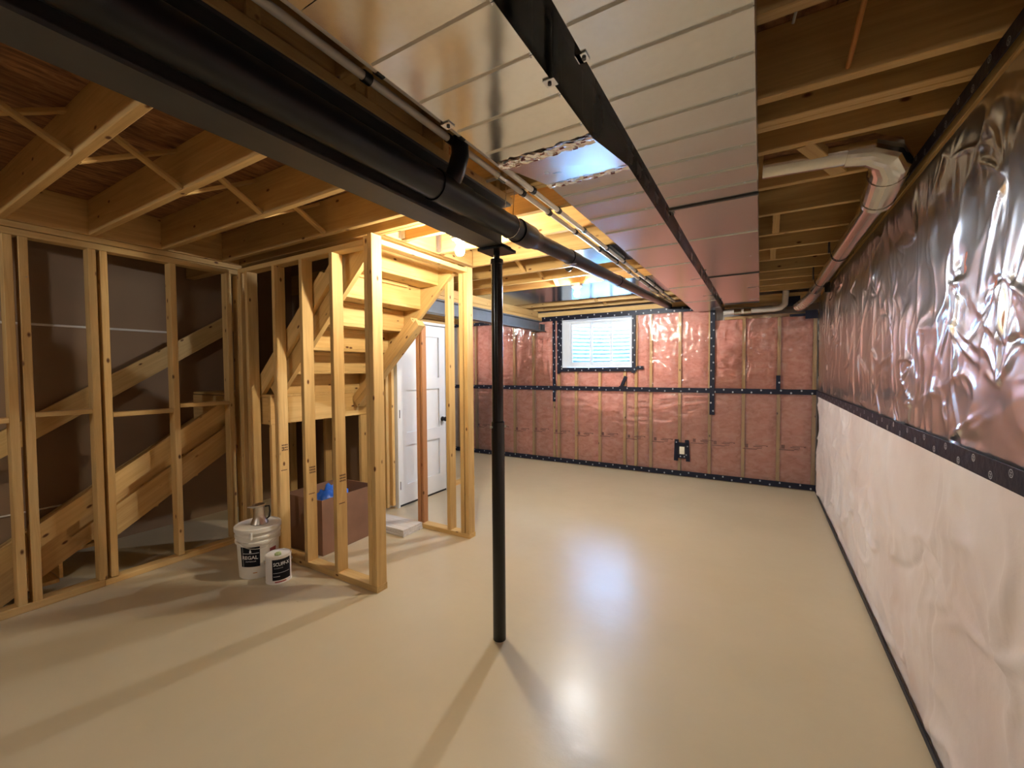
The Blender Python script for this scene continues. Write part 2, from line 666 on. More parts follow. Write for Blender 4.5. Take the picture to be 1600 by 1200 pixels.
def sheet(name, parent, P0, U, V, nu, nv, N, hfun, mat, hole=None):
    """grid sheet from P0 along vectors U, V, displaced along N by hfun(u, v) in metres"""
    P0, U, V, N = (np.array(a, float) for a in (P0, U, V, N))
    lu, lv = np.linalg.norm(U), np.linalg.norm(V)
    u, v = np.meshgrid(np.linspace(0, 1, nu + 1), np.linspace(0, 1, nv + 1), indexing='ij')
    h = hfun(u * lu, v * lv)
    co = u[..., None] * U + v[..., None] * V + h[..., None] * N
    co = co.reshape(-1, 3)
    idx = np.arange((nu + 1) * (nv + 1)).reshape(nu + 1, nv + 1)
    q = np.stack([idx[:-1, :-1], idx[1:, :-1], idx[1:, 1:], idx[:-1, 1:]], -1).reshape(-1, 4)
    if hole is not None:
        uc = ((u[:-1, :-1] + u[1:, 1:]) / 2 * lu).ravel()
        vc = ((v[:-1, :-1] + v[1:, 1:]) / 2 * lv).ravel()
        keep = ~((uc > hole[0]) & (uc < hole[1]) & (vc > hole[2]) & (vc < hole[3]))
        q = q[keep]
    me = bpy.data.meshes.new(name)
    me.vertices.add(len(co))
    me.vertices.foreach_set('co', co.ravel())
    me.loops.add(q.size)
    me.loops.foreach_set('vertex_index', q.ravel().astype(np.int32))
    me.polygons.add(len(q))
    me.polygons.foreach_set('loop_start', np.arange(0, q.size, 4, dtype=np.int32))
    me.polygons.foreach_set('use_smooth', np.ones(len(q), dtype=bool))
    me.update(calc_edges=True)
    me.validate()
    return link(name, me, parent, T(*P0), mat)


def text_mesh(txt, size, bold=0.0, squash=1.0):
    c = bpy.data.curves.new('txt', 'FONT')
    c.body = txt
    c.size = size
    c.align_x = 'CENTER'
    c.offset = bold
    c.resolution_u = 2
    c.extrude = 0.0003
    o = bpy.data.objects.new('txt', c)
    COL.objects.link(o)
    dg = bpy.context.evaluated_depsgraph_get()
    me = bpy.data.meshes.new_from_object(o.evaluated_get(dg))
    bpy.data.objects.remove(o)
    return me


def wrap_text(name, parent, txt, size, cx, cy, r, ang, z, mat, bold=0.0, sx=1.0):
    """text bent round a vertical cylinder, centred at angle ang"""
    me = text_mesh(txt, size, bold)
    for v in me.vertices:
        a = ang + v.co.x * sx / r
        rr = r + 0.0008 + v.co.z
        v.co = Vector((rr * math.cos(a), rr * math.sin(a), v.co.y))
    me.materials.clear()
    return link(name, me, parent, T(cx, cy, z), mat)


def arc_patch(name, parent, cx, cy, r0, r1, a0, a1, z0, z1, mat, n=14, off=0.0006):
    """label patch round a cone/cylinder (r0 at z0, r1 at z1)"""
    v, f = [], []
    for i in range(n + 1):
        a = a0 + (a1 - a0) * i / n
        for rr, z in ((r0 + off, z0), (r1 + off, z1)):
            v.append((rr * math.cos(a), rr * math.sin(a), z))
    for i in range(n):
        f.append((2 * i, 2 * i + 2, 2 * i + 3, 2 * i + 1))
    me = from_py(name, v, f, True)
    return link(name, me, parent, T(cx, cy, 0), mat)


JB = 2.44          # underside of the floor joists
JT = JB + 0.235    # top of the joists
# ================================================================== SETTING
YB = 6.25      # face of the poly on the back wall
XR = 0.60      # face of the poly on the right wall

fl = boxes('floor', None, [(-5.4, 1.0, -2.8, 6.62, -0.12, 0.0)], 'painted_concrete', (0, 0, 0))
tag(fl, 'smooth beige painted concrete basement floor', 'floor', kind='structure')

wf = boxes('wall_front', None, [(-5.4, 1.0, -2.8, -2.7, 0, 5.0)], 'drywall')
tag(wf, 'bare drywall end wall behind the viewer', 'wall', kind='structure')
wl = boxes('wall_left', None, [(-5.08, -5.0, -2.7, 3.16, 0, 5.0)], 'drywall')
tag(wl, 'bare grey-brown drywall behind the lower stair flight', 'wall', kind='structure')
bbox('drywall_edge', wl, -5.0, -4.985, -2.6, 1.87, 1.884, 1.902, 'drywall_edge')
bbox('drywall_edge', wl, -5.0, -4.985, -2.6, 1.4, 0.40, 0.412, 'drywall_edge')
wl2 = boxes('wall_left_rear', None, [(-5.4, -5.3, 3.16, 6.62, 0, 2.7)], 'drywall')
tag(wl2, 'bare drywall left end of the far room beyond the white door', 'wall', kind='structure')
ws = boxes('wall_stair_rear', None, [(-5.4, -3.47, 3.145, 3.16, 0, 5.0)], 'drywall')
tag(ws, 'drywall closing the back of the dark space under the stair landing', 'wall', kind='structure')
wu = boxes('wall_upstairs', None, [(-3.47, -2.2, 3.16, 3.22, 2.70, 5.0), (-2.2, -2.12, -2.7, 3.22, 2.70, 5.0), (-5.08, -2.12, -2.7, 3.22, 4.95, 5.05)], 'drywall')
tag(wu, 'enclosing walls of the stairwell above the open staircase', 'wall', kind='structure')

# ------------------------------------------------------------------ ceiling
ce = thing('ceiling', (0, 0, JB), 'open ceiling of bare timber joists under strand-board subfloor', 'ceiling', kind='structure')
xc = [-5.4, -3.99, -2.24, -1.02, 0.2, 1.0]
yc = [-2.8, -0.4, 2.06, 3.18, 4.6, 6.62]
for i in range(5):
    for j in range(5):
        xa, xb, ya, yb = xc[i], xc[i + 1], yc[j], yc[j + 1]
        if (i == 0 and j < 3) or (i == 1 and j == 2):
            continue
        boxes('subfloor_panel', ce, [(xa + .0015, xb - .0015, ya + .0015, yb - .0015, JT, JT + 0.018)], 'osb')


uf = boxes('floor_upstairs', None, [(-3.98, 1.0, -2.75, 2.06, JT + .0185, JT + .04), (-2.24, 1.0, 2.06, 3.18, JT + .0185, JT + .04), (-5.4, 1.0, 3.18, 6.62, JT + .0185, JT + .04)], 'drywall')
tag(uf, 'finished floor of the storey above the joists', 'floor', kind='structure')


def joist(x0, x1, y, w=0.038, mat='joist_wood'):
    return bbox('joist', ce, x0, x1, y - w / 2, y + w / 2, JB, JT, mat)


LJ = [-2.2, -1.8, -1.4, -1.0, -0.58, -0.16, 0.245, 0.658, 1.062, 1.467, 1.89]
for y in LJ:
    joist(-3.95, -1.19, y)
RJ = [-2.3, -1.9, -1.5, -1.1, -0.7, -0.3, 0.11, 0.53, 0.94, 1.353, 1.762, 1.93, 1.97]
for y in RJ:
    joist(-1.28, 0.69, y)
bbox('joist', ce, -4.98, -1.24, 2.02, 2.058, JB, JT, 'joist_wood')
bbox('joist', ce, -4.98, -1.24, 2.06, 2.098, JB, JT, 'joist_wood')
bbox('rim_board', ce, -3.99, -3.952, -2.7, 2.01, JB, JT, 'joist_wood')
bbox('header_joist', ce, -2.28, -2.242, 2.10, 3.12, JB, JT, 'joist_wood')
bbox('header_joist', ce, -2.32, -2.282, 2.10, 3.12, JB, JT, 'joist_wood')
MJ = [(2.27, -2.24), (2.675, -2.24), (3.16, -5.28), (3.615, -5.28), (4.02, -5.28), (4.39, -5.28), (4.81, -5.28), (5.27, -5.28), (5.68, -5.28), (6.08, -5.28)]
for y, x0 in MJ:
    joist(x0, -0.36, y)
RJ2 = [2.18, 2.61, 3.06, 3.52, 3.93, 4.33, 4.81, 5.25, 5.62, 6.04]
for y in RJ2:
    joist(-0.44, 0.69, y)
# joist hangers on the stairwell header
for y in (2.27, 2.675):
    boxes('joist_hanger', ce, [(-2.24, -2.205, y - .024, y - .02, JB + .01, JT - .04), (-2.24, -2.205, y + .02, y + .024, JB + .01, JT - .04),
                               (-2.24, -2.205, y - .024, y + .024, JB - .003, JB), (-2.242, -2.237, y - .055, y - .02, JB + .01, JT - .04),
                               (-2.242, -2.237, y + .02, y + .055, JB + .01, JT - .04)], 'galvanized')


def cross(xm, ya, yb, mat='joist_wood'):
    a, b = ya + 0.019, yb - 0.019
    board('bridging_strut', ce, (xm - .03, a, JB + .012), (xm - .03, b, JT - .02), .042, .019, mat)
    board('bridging_strut', ce, (xm + .03, a, JT - .02), (xm + .03, b, JB + .012), .042, .019, mat)


for a, b in zip(LJ[3:-1], LJ[4:]):
    cross(-2.62, a, b)
for a, b in zip([m[0] for m in MJ[2:]], [m[0] for m in MJ[3:]]):
    cross(-2.0, a, b)
for a, b in ((3.06, 3.52), (3.93, 4.33)):
    cross(0.05, a, b)
board('blocking', ce, (0.15, 2.2, JB + .02), (0.315, 2.59, JB + .02), .064, .04, 'joist_wood')
# tail-end blocking on top of the beam strip
bbox('blocking', ce, -1.24, -1.20, 1.0, 1.33, JB + .02, JT, 'joist_wood')
bbox('blocking', ce, -1.24, -1.20, 0.56, 0.92, JB + .02, JT, 'joist_wood')
# sheet-metal pans nailed under the joists
pan = boxes('joist_pan', ce, [(-1.32, -0.5, 3.14, 3.63, JB - .004, JB)], 'panning_metal')
pan = boxes('joist_pan', ce, [(-3.45, -0.5, 4.37, 5.29, JB - .004, JB)], 'panning_metal')
# cut-out holes with dark foam seen on the joist faces near the pans
for (x, y, rx) in ((-1.62, 3.86, .07), (-1.5, 4.1, .06), (-1.42, 5.40, .09)):
    lathe('bored_hole_plug', ce, (0, 0, 0), [(rx * .6, -.004), (rx * .6, .004)], 'black_plastic', 14,
          T(x, y, JB + .06) @ Matrix.Rotation(math.pi / 2, 4, 'X'))

# ------------------------------------------------------------------ back wall
wb_boxes = [(-5.4, -2.80, 6.37, 6.62, 0, JT), (-1.60, 1.0, 6.37, 6.62, 0, JT), (-2.80, -1.60, 6.37, 6.62, 0, 1.53), (-2.80, -1.60, 6.37, 6.62, 2.31, JT)]
wb = boxes('wall_back', None, wb_boxes, 'concrete', (0, 6.37, 0))
tag(wb, 'insulated back wall with studs, pink batts and clear poly', 'wall', kind='structure')
BS = [-4.85, -4.46, -4.072, -3.653, -3.282, -2.90, -2.521, -2.132, -1.747, -1.367, -0.975, -0.592, -0.19, 0.199, 0.565]
WTOP = 2.33
bbox('bottom_plate', wb, -5.2, 0.6, 6.27, 6.36, 0.0, 0.038)
bbox('top_plate', wb, -5.2, -0.42, 6.27, 6.36, WTOP, WTOP + .038)
bbox('top_plate', wb, -5.2, -0.42, 6.27, 6.36, WTOP + .04, JB - .002)
bbox('top_plate', wb, -0.42, 0.6, 6.27, 6.36, 2.15, 2.188)
bbox('sill_board', wb, -0.42, 0.6, 6.27, 6.36, 2.30, JB - .002)
for x in BS:
    top = WTOP if x < -0.45 else 2.15
    if -2.75 < x < -1.65:
        bbox('stud', wb, x - .019, x + .019, 6.27, 6.36, .038, 1.49)
    else:
        bbox('stud', wb, x - .019, x + .019, 6.27, 6.36, .038, top)
bbox('stud', wb, -2.84, -2.802, 6.27, 6.36, .038, WTOP)
bbox('stud', wb, -1.598, -1.56, 6.27, 6.36, .038, WTOP)
bbox('window_sill_plate', wb, -2.80, -1.60, 6.27, 6.36, 1.492, 1.53)
bbox('window_header', wb, -2.80, -1.60, 6.27, 6.36, 2.292, WTOP - .002)


def batt_mesh(w, h, d, seed, nx=6, nz=12):
    rnd = random.Random(seed)
    v, f = [], []
    for i in range(nx + 1):
        for k in range(nz + 1):
            a, b = i / nx, k / nz
            e = min(a, 1 - a, b, 1 - b)
            y = -d * min(1, 0.35 + e * 4) + rnd.uniform(-.008, .008)
            v.append((w * a, y, h * b))
    for i in range(nx):
        for k in range(nz):
            p = i * (nz + 1) + k
            f.append((p, p + nz + 1, p + nz + 2, p + 1))
    return from_py('batt', v, f, True)


BM = {}


def batt(parent, w, h, seed, mw):
    key = (round(w, 2), round(h, 2), seed % 3)
    if key not in BM:
        BM[key] = batt_mesh(key[0], key[1], 0.085, seed)
    o = link('insulation_batt', BM[key], parent, mw, 'pink_fibreglass')
    return o


allx = sorted(BS + [-2.82, -1.58])
k = 0
for a, b in zip(allx[:-1], allx[1:]):
    w = b - a - .04
    if w < 0.02:
        continue
    m = (a + b) / 2
    top = WTOP if m < -0.45 else 2.15
    k += 1
    lo_top = 1.2
    batt(wb, w, 1.16, k, T(a + .02, 6.357, .04))
    hi = 1.49 if -2.8 < m < -1.6 else top
    batt(wb, w, hi - 1.2, k + 1, T(a + .02, 6.357, 1.2))
# faded print marks on the lower batts (illegible in the photo)
v, f = [], []
for i, x in enumerate([-4.3, -3.9, -3.5, -3.13, -2.76, -2.37, -1.98, -1.58, -1.2, -0.68, -0.42, -0.05, 0.35]):
    z = 0.50 - 0.01 * (i % 3)
    y = 6.2645
    box_vf(x - .115, x - .08, y, y + .001, z - .004, z + .042, v, f)
    box_vf(x - .14, x + .02, y, y + .001, z - .024, z - .014, v, f)
    box_vf(x - .02, x + .08, y, y + .001, z + .011, z + .022, v, f)
    box_vf(x + .0, x + .12, y, y + .001, z + .03, z + .037, v, f)
    box_vf(x + .02, x + .075, y, y + .001, z - .009, z - .001, v, f)
    box_vf(x + .12, x + .14, y, y + .001, z + .022, z + .036, v, f)
o = tile('batt_print', wb, v[0], 'ink_red', v, f)
o['kind'] = 'stuff'


def stars(u, v, pts, amp, R):
    h = 0
    for (a, b, n, ph) in pts:
        dx, dy = u - a, v - b
        r = np.sqrt(dx * dx + dy * dy) + 1e-4
        th = np.arctan2(dy, dx)
        h = h + amp * np.exp(-(r / R) ** 2) * np.cos(n * th + ph + 0.8 * np.sin(2 * th + ph)) * (r / (r + 0.05))
    return h


rs = random.Random(11)


def back_up(u, v):
    x = u - 4.95
    pts = []
    for sx in BS:
        for zz in (0.15, 0.42, 0.75, 1.0):
            if rs.random() < 0.8:
                pts.append((sx + 4.95 + rs.uniform(-.03, .03), zz + rs.uniform(-.1, .1), rs.choice([7, 9, 11, 13]), rs.uniform(0, 6)))
    h = creases(u, v, [q[:2] for q in pts], rs, 0.0058, 0.010, 0.08, 0.30, (6, 11), 1.5)
    wrp = fbm(u * 5, v * 3, 3) * 0.8
    h = h + 0.003 * ridge(u * 9 + wrp * 2, v * 2.2 + wrp, 21) ** 3 + 0.005 * fbm(u * 7, v * 7, 5) + 0.001 * ridge(u * 16 + wrp * 3, v * 14, 9) ** 2
    near = np.zeros_like(u)
    for sx in BS:
        near = np.maximum(near, np.exp(-((x - sx) / 0.02) ** 2))
    return (h - 0.004) * (1 - 0.85 * near)


def back_lo(u, v):
    x = u - 4.95
    wrp = fbm(u * 2, v * 2, 33)
    h = 0.006 * ridge(u * 1.6 + wrp, v * 7 + wrp * 2.5, 41) ** 4 + 0.006 * fbm(u * 5, v * 8, 42) + 0.003 * ridge(u * 9, v * 20 + wrp * 4, 43) ** 3
    near = np.zeros_like(u)
    for sx in BS:
        near = np.maximum(near, np.exp(-((x - sx) / 0.02) ** 2))
    return (h - 0.003) * (1 - 0.8 * near)


sheet('vapour_barrier', wb, (-4.95, YB, 1.20), (5.545, 0, 0), (0, 0, 1.14), 720, 150, (0, -1, 0), back_up, 'clear_poly',
      hole=(4.95 - 2.78, 4.95 - 1.62, 0.32, 1.2))
sheet('vapour_barrier', wb, (-4.95, YB, 0.0), (5.545, 0, 0), (0, 0, 1.22), 300, 90, (0, -1, 0), back_lo, 'clear_poly_dull')


def tape_back(x0, x1, z0, z1, dots='h', parent=None, y=YB - .012):
    parent = parent or wb
    t = boxes('seam_tape', parent, [(x0, x1, y - .002, y + .002, z0, z1)], 'tape_navy')
    v, f = [], []
    L = (x1 - x0) if x1 - x0 > z1 - z0 else (z1 - z0)
    n = max(1, int(L / 0.105))
    wdt = (z1 - z0) if x1 - x0 > z1 - z0 else (x1 - x0)
    for i in range(n):
        p = (i + 0.5) / n * L
        off = (0.27 if i % 2 else 0.73) * wdt
        if x1 - x0 > z1 - z0:
            cx, cz = x0 + p, z0 + off
        else:
            cx, cz = x0 + off, z0 + p
        b = len(v)
        for k2 in range(7):
            a = 2 * math.pi * k2 / 7
            v.append((cx + .0105 * math.cos(a), y - .0026, cz + .0125 * math.sin(a)))
        f.append(tuple(range(b, b + 7)))
    d = tile('tape_dots', t, v[0], 'tape_print', v, f)
    d['kind'] = 'stuff'
    return t


tape_back(-4.95, 0.595, 0.012, 0.082)
tape_back(-4.95, 0.595, 1.178, 1.243)
tape_back(-3.10, -0.78, 2.292, 2.365)
tape_back(-4.95, -3.28, 2.30, 2.36)
tape_back(-2.905, -2.855, 0.99, 2.30, y=YB - .016)
tape_back(-2.825, -2.775, 1.44, 2.30, y=YB - .015)
tape_back(-2.80, -1.56, 1.475, 1.535, y=YB - .017)
tape_back(-1.63, -1.575, 1.45, 2.30, y=YB - .018)
tape_back(-1.56, -1.46, 1.50, 1.55, y=YB - .019)
tape_back(-0.588, -0.528, 0.885, 2.29, y=YB - .016)
tape_back(0.168, 0.215, 1.235, 1.415, y=YB - .016)
tape_back(-2.775, -2.74, 1.50, 2.29, y=YB - .013)
board('seam_tape', wb, (-1.78, YB - .02, 1.25), (-1.715, YB - .02, 1.40), .003, .05, 'tape_navy', (1, 0, -.4))
boxes('seam_tape', wb, [(-1.82, -1.70, YB - .018, YB - .014, 1.243, 1.256)], 'tape_navy')

# ------------------------------------------------------------------ window
wi = thing('window_1', (-2.18, 6.37, 1.53), 'white vinyl basement window with three lights onto a ribbed well', 'window', kind='structure')
xw0, xw1, zw0, zw1 = -2.715, -1.64, 1.545, 2.285
boxes('window_frame', wi, [(xw0, xw0 + .05, 6.38, 6.46, zw0, zw1), (xw1 - .035, xw1, 6.38, 6.46, zw0, zw1),
                           (xw0 + .05, xw1 - .035, 6.38, 6.46, zw0, zw0 + .035), (xw0 + .05, xw1 - .035, 6.38, 6.46, zw1 - .03, zw1)], 'vinyl')


def sash(x0, x1, y, t=.028):
    s = boxes('sash', wi, [(x0, x0 + t, y, y + .03, zw0 + .036, zw1 - .031), (x1 - t, x1, y, y + .03, zw0 + .036, zw1 - .031),
                           (x0 + t, x1 - t, y, y + .03, zw0 + .036, zw0 + .036 + t + .015), (x0 + t, x1 - t, y, y + .03, zw1 - .031 - t, zw1 - .031)], 'vinyl')
    boxes('glass_pane', s, [(x0 + t, x1 - t, y + .012, y + .016, zw0 + .05 + t, zw1 - .031 - t)], 'window_glass')


sash(xw0 + .052, -2.31, 6.40)
sash(-2.335, -1.985, 6.433)
sash(-2.01, xw1 - .037, 6.40)
boxes('sash_latch', wi, [(-2.335, -2.318, 6.385, 6.4, 1.93, 2.0)], 'vinyl')
# liner boards of the opening
boxes('window_liner', wi, [(-2.80, -2.79, YB, 6.62, 1.53, 2.30), (-1.615, -1.60, YB, 6.62, 1.53, 2.30), (-2.79, -1.615, YB, 6.62, 1.53, 1.54), (-2.79, -1.615, YB, 6.62, 2.29, 2.30),
                           (-2.79, -2.715, 6.385, 6.40, 1.54, 2.29), (-1.64, -1.615, 6.385, 6.40, 1.54, 2.29)], 'white_paint')

# window well outside: corrugated steel half-round
v, f = [], []
nz, na = 80, 28
for i in range(nz + 1):
    z = 1.15 + 1.4 * i / nz
    r = 0.72 + 0.012 * math.cos(2 * math.pi * z / 0.068)
    for j in range(na + 1):
        a = math.pi * j / na
        v.append((-2.18 + r * math.cos(a), 6.66 + 1.15 * r * math.sin(a), z))
for i in range(nz):
    for j in range(na):
        p = i * (na + 1) + j
        f.append((p, p + na + 1, p + na + 2, p + 1))
me = from_py('well', [Vector(a) - Vector((-2.18, 6.66, 1.15)) for a in v], f, True)
ww = link('window_well', me, None, T(-2.18, 6.66, 1.15), 'well_metal')
sm = ww.modifiers.new('thickness', 'SOLIDIFY')
sm.thickness = 0.003
tag(ww, 'corrugated galvanised window well seen through the basement window', 'window well')
gr = boxes('ground', None, [(-3.2, -1.2, 6.62, 7.6, 1.05, 1.15), (-6.0, -2.98, 6.62, 9.0, 2.2, 2.5), (-1.38, 2.0, 6.62, 9.0, 2.2, 2.5), (-2.98, -1.38, 7.58, 9.0, 2.2, 2.5)], 'grass')
tag(gr, 'ground outside around the window well', 'ground', kind='structure')

# ------------------------------------------------------------------ right wall
wr = boxes('wall_right', None, [(0.72, 1.0, -2.7, 6.62, 0, JT)], 'concrete', (0.72, 0, 0))
tag(wr, 'insulated right wall, glossy poly over pink batts above white blanket', 'wall', kind='structure')
bbox('top_plate', wr, 0.612, 0.70, -2.7, 6.26, 2.352, 2.39)
bbox('top_plate', wr, 0.612, 0.70, -2.7, 6.26, 2.392, JB - .002)
RSY = [6.22 - 0.406 * i for i in range(22)]
for y in RSY:
    bbox('stud', wr, 0.612, 0.70, y - .019, y + .019, 1.20, 2.35)
for i in range(len(RSY) - 1):
    batt(wr, 0.366, 1.15, i, T(0.70, RSY[i] - .02, 1.2) @ Matrix.Rotation(-math.pi / 2, 4, 'Z'))
rs2 = random.Random(5)
RPTS = [(y + 2.7 + rs2.uniform(-.05, .05), z + rs2.uniform(-.15, .15), rs2.choice([7, 9, 11, 13]), rs2.uniform(0, 6))
        for y in RSY for z in (0.12, 0.4, 0.65, 0.95) if rs2.random() < 0.85]


def right_up(u, v):
    wrp = fbm(u * 2.2, v * 2.2, 61)
    h = creases(u, v, [q[:2] for q in RPTS], rs2, 0.0065, 0.013, 0.12, 0.42, (4, 9), 1.5)
    h = h + 0.008 * ridge(u * 5.5 + wrp * 2.4, v * 1.1 + wrp * 1.5, 62) ** 4
    h = h + 0.007 * ridge(u * 1.7 + v * 1.1 + wrp, v * 2.6 + wrp * 2, 63) ** 6
    h = h + 0.010 * fbm(u * 2.6, v * 2.2, 64, 2) + 0.0025 * ridge(u * 12 + wrp * 4, v * 6 + wrp * 3, 65) ** 3
    y = u - 2.7
    near = np.zeros_like(u)
    for sy in RSY:
        near = np.maximum(near, np.exp(-((y - sy) / 0.02) ** 2))
    edge = np.clip(np.minimum(v, 1.165 - v) / 0.06, 0.1, 1)
    return (h - 0.010) * (1 - 0.6 * near) * edge


def right_lo(u, v):
    wrp = fbm(u * 2, v * 2, 71)
    h = 0.020 * ridge(u * 2.6 + wrp * 2, v * 2.8 + wrp * 2, 72) ** 4 + 0.034 * fbm(u * 2.2, v * 2.4, 73) + 0.004 * ridge(u * 9 + wrp * 3, v * 9 + wrp, 74) ** 3
    h = h + creases(u, v, [(rs2.uniform(0, 9), rs2.uniform(.05, 1.15)) for _ in range(70)], rs2, 0.010, 0.028, 0.2, 0.6, (2, 4), 1.4)
    y = u - 2.7
    near = np.zeros_like(u)
    for sy in (5.9, 4.7, 3.48, 2.26, 1.04):
        near = np.maximum(near, np.exp(-((y - sy) / 0.012) ** 2))
    edge = np.clip(np.minimum(v, 1.21 - v) / 0.05, 0.1, 1)
    return (h - 0.026) * edge - 0.010 * near


sheet('vapour_barrier', wr, (XR, -2.7, 1.19), (0, 8.945, 0), (0, 0, 1.165), 1050, 140, (-1, 0, 0), right_up, 'wrinkled_poly')
sheet('insulation_blanket', wr, (XR, -2.7, 0.0), (0, 8.945, 0), (0, 0, 1.21), 560, 90, (-1, 0, 0), right_lo, 'white_faced_blanket')


def tape_right(y0, y1, z0, z1, rings=True, x=XR - .016):
    t = boxes('seam_tape', wr, [(x - .002, x + .003, y0, y1, z0, z1)], 'tape_navy')
    if not rings:
        return t
    v, f = [], []
    n = int((y1 - y0) / 0.115)
    for i in range(n):
        cy = y0 + (i + .5) / n * (y1 - y0)
        cz = z0 + (z1 - z0) * (0.27 if i % 2 else 0.73)
        b = len(v)
        for k2 in range(10):
            a = 2 * math.pi * k2 / 10
            for r in (.0095, .0125):
                v.append((x - .0026, cy + r * math.cos(a), cz + r * math.sin(a)))
        for k2 in range(10):
            a, c = b + 2 * k2, b + 2 * ((k2 + 1) % 10)
            f.append((a, a + 1, c + 1, c))
        b = len(v)
        for (ya, yb2, za, zb) in ((-.0055, .0055, .002, .0045), (-.0015, .0015, -.006, .002), (-.0055, .0055, -.006, -.004)):
            b = len(v)
            v += [(x - .0026, cy + ya, cz + za), (x - .0026, cy + yb2, cz + za), (x - .0026, cy + yb2, cz + zb), (x - .0026, cy + ya, cz + zb)]
            f.append((b, b + 1, b + 2, b + 3))
    d = tile('tape_dots', t, v[0], 'tape_print', v, f)
    d['kind'] = 'stuff'
    return t


tape_right(-2.6, 6.24, 1.168, 1.232)
tape_right(-2.6, 6.24, 0.004, 0.032, False)
tape_right(-2.6, 5.6, 2.388, 2.438)
boxes('seam_tape', wb, [(0.30, 0.59, YB - .03, YB - .026, 2.135, 2.165), (0.46, 0.585, YB - .034, YB - .03, 2.10, 2.20)], 'tape_navy')

# ------------------------------------------------------------------ door and its wall
dr = thing('door_1', (-3.40, 3.74, 0), 'white three-panel interior door with black knob behind the studs', 'door', kind='structure')
y0, y1, dz0, dz1, xf = 3.335, 4.125, 0.0225, 2.035, -3.40
st = 0.115
rails = [(dz0, 0.232), (0.672, 0.812), (1.285, 1.42), (1.905, dz1)]
boxes('stile_and_rail', dr, [(xf - .035, xf, y0, y0 + st, dz0, dz1), (xf - .035, xf, y1 - st, y1, dz0, dz1)] +
      [(xf - .035, xf, y0 + st, y1 - st, a, b) for a, b in rails], 'white_paint')
for (a, b) in ((rails[0][1], rails[1][0]), (rails[1][1], rails[2][0]), (rails[2][1], rails[3][0])):
    boxes('door_panel', dr, [(xf - .03, xf - .019, y0 + st, y1 - st, a, b)], 'white_paint')
boxes('door_casing', dr, [(xf - .11, xf + .01, y0 - .03, y0 - .006, 0, 2.07), (xf - .11, xf + .01, y1 + .006, y1 + .085, 0, 2.07), (xf - .11, xf + .01, y0 - .03, y1 + .085, 2.045, 2.075)], 'white_paint')
for z in (0.24, 1.03, 1.82):
    boxes('hinge', dr, [(xf - .004, xf + .009, y0 - .010, y0 + .006, z - .045, z + .045)], 'black_plastic')
boxes('door_gap_shade', dr, [(xf - .033, xf - .002, y0 + .002, y1 - .002, .001, .022)], 'black_plastic')  # black strip stands for the shaded gap below the door
kx = xf
kn = lathe('door_knob', dr, (0, 0, 0), [(.030, 0), (.030, .008), (.014, .010), (.013, .035), (.026, .040), (.029, .055), (.024, .066), (.008, .068)], 'black_plastic', 18,
           T(kx, y1 - .065, .905) @ Matrix.Rotation(math.pi / 2, 4, 'Y'))

pw = thing('stud_partition', (-3.44, 3.95, 0), 'framed wall holding the white door, its top plates under the far steel beam', 'partition')
for y in (3.12, 3.18, 3.262):
    bbox('stud', pw, -3.50, -3.412, y - .019, y + .019, .038, 2.115)
bbox('stud', pw, -3.50, -3.412, 4.235, 4.273, .038, 2.115)
bbox('stud', pw, -3.50, -3.412, 4.69, 4.728, .038, 2.115)
bbox('header', pw, -3.50, -3.412, 3.283, 4.213, 2.078, 2.113)
bbox('bottom_plate', pw, -3.50, -3.412, 4.22, 4.75, 0, .038)
bbox('top_plate', pw, -3.50, -3.412, 3.10, 4.76, 2.117, 2.155)
bbox('top_plate', pw, -3.50, -3.412, 3.10, 4.80, 2.157, 2.192)

# ================================================================== PARTITIONS
pa = thing('stud_partition', (-4.0, 0.6, 0), 'long stud wall along the lower stair flight, left edge of the room', 'partition')
XL = -3.96
bbox('bottom_plate', pa, XL - .089, XL + .004, -2.6, 1.06, 0, .05)
bbox('bottom_plate', pa, XL - .089, XL, 1.064, 1.935, 0, .04)
bbox('top_plate', pa, XL - .089, XL, -2.6, 2.03, 2.352, 2.394)
bbox('top_plate', pa, XL - .089, XL, -2.6, 2.03, 2.398, 2.437)
for (a, b) in ((-0.62, -.582), (-0.21, -.172), (0.235, .273), (.658, .699), (.722, .764), (1.036, 1.078), (1.098, 1.137), (1.50, 1.54), (1.902, 1.942), (1.992, 2.03)):
    bbox('stud', pa, XL - .089, XL, a, b, .05, 2.35)
for (a, b, z) in ((.275, .656, 1.21), (.766, 1.034, 1.235), (1.139, 1.498, 1.20), (1.542, 1.90, 1.235)):
    bbox('blocking', pa, XL - .089, XL, a, b, z - .014, z + .018)
boxes('staple', pa, [(XL, XL + .03, .748, .752, 2.10, 2.104)], 'brushed_steel')

pb = thing('stud_partition', (-2.9, 1.99, 0), 'short stud wall in front of the stair, paint pail at its foot', 'partition')
YF, YK = 1.945, 2.034
bbox('bottom_plate', pb, -3.86, -2.21, YF, YK, 0, .045)
bbox('top_plate', pb, -3.86, -2.292, YF, YK, 2.342, 2.38)
STA = {}
for x in (-3.86, -3.76, -3.362, -3.005, -2.652):
    STA[x] = bbox('stud', pb, x, x + .038, YF, YK, .045, 2.342)
bbox('stud', pb, -2.290, -2.252, YF, YK, .045, 2.40)
bbox('stud', pb, -2.250, -2.212, YF, YK, .045, 2.41)
bbox('side_plate', pb, -2.30, -2.214, YK + .002, 2.998, 2.356, 2.392)
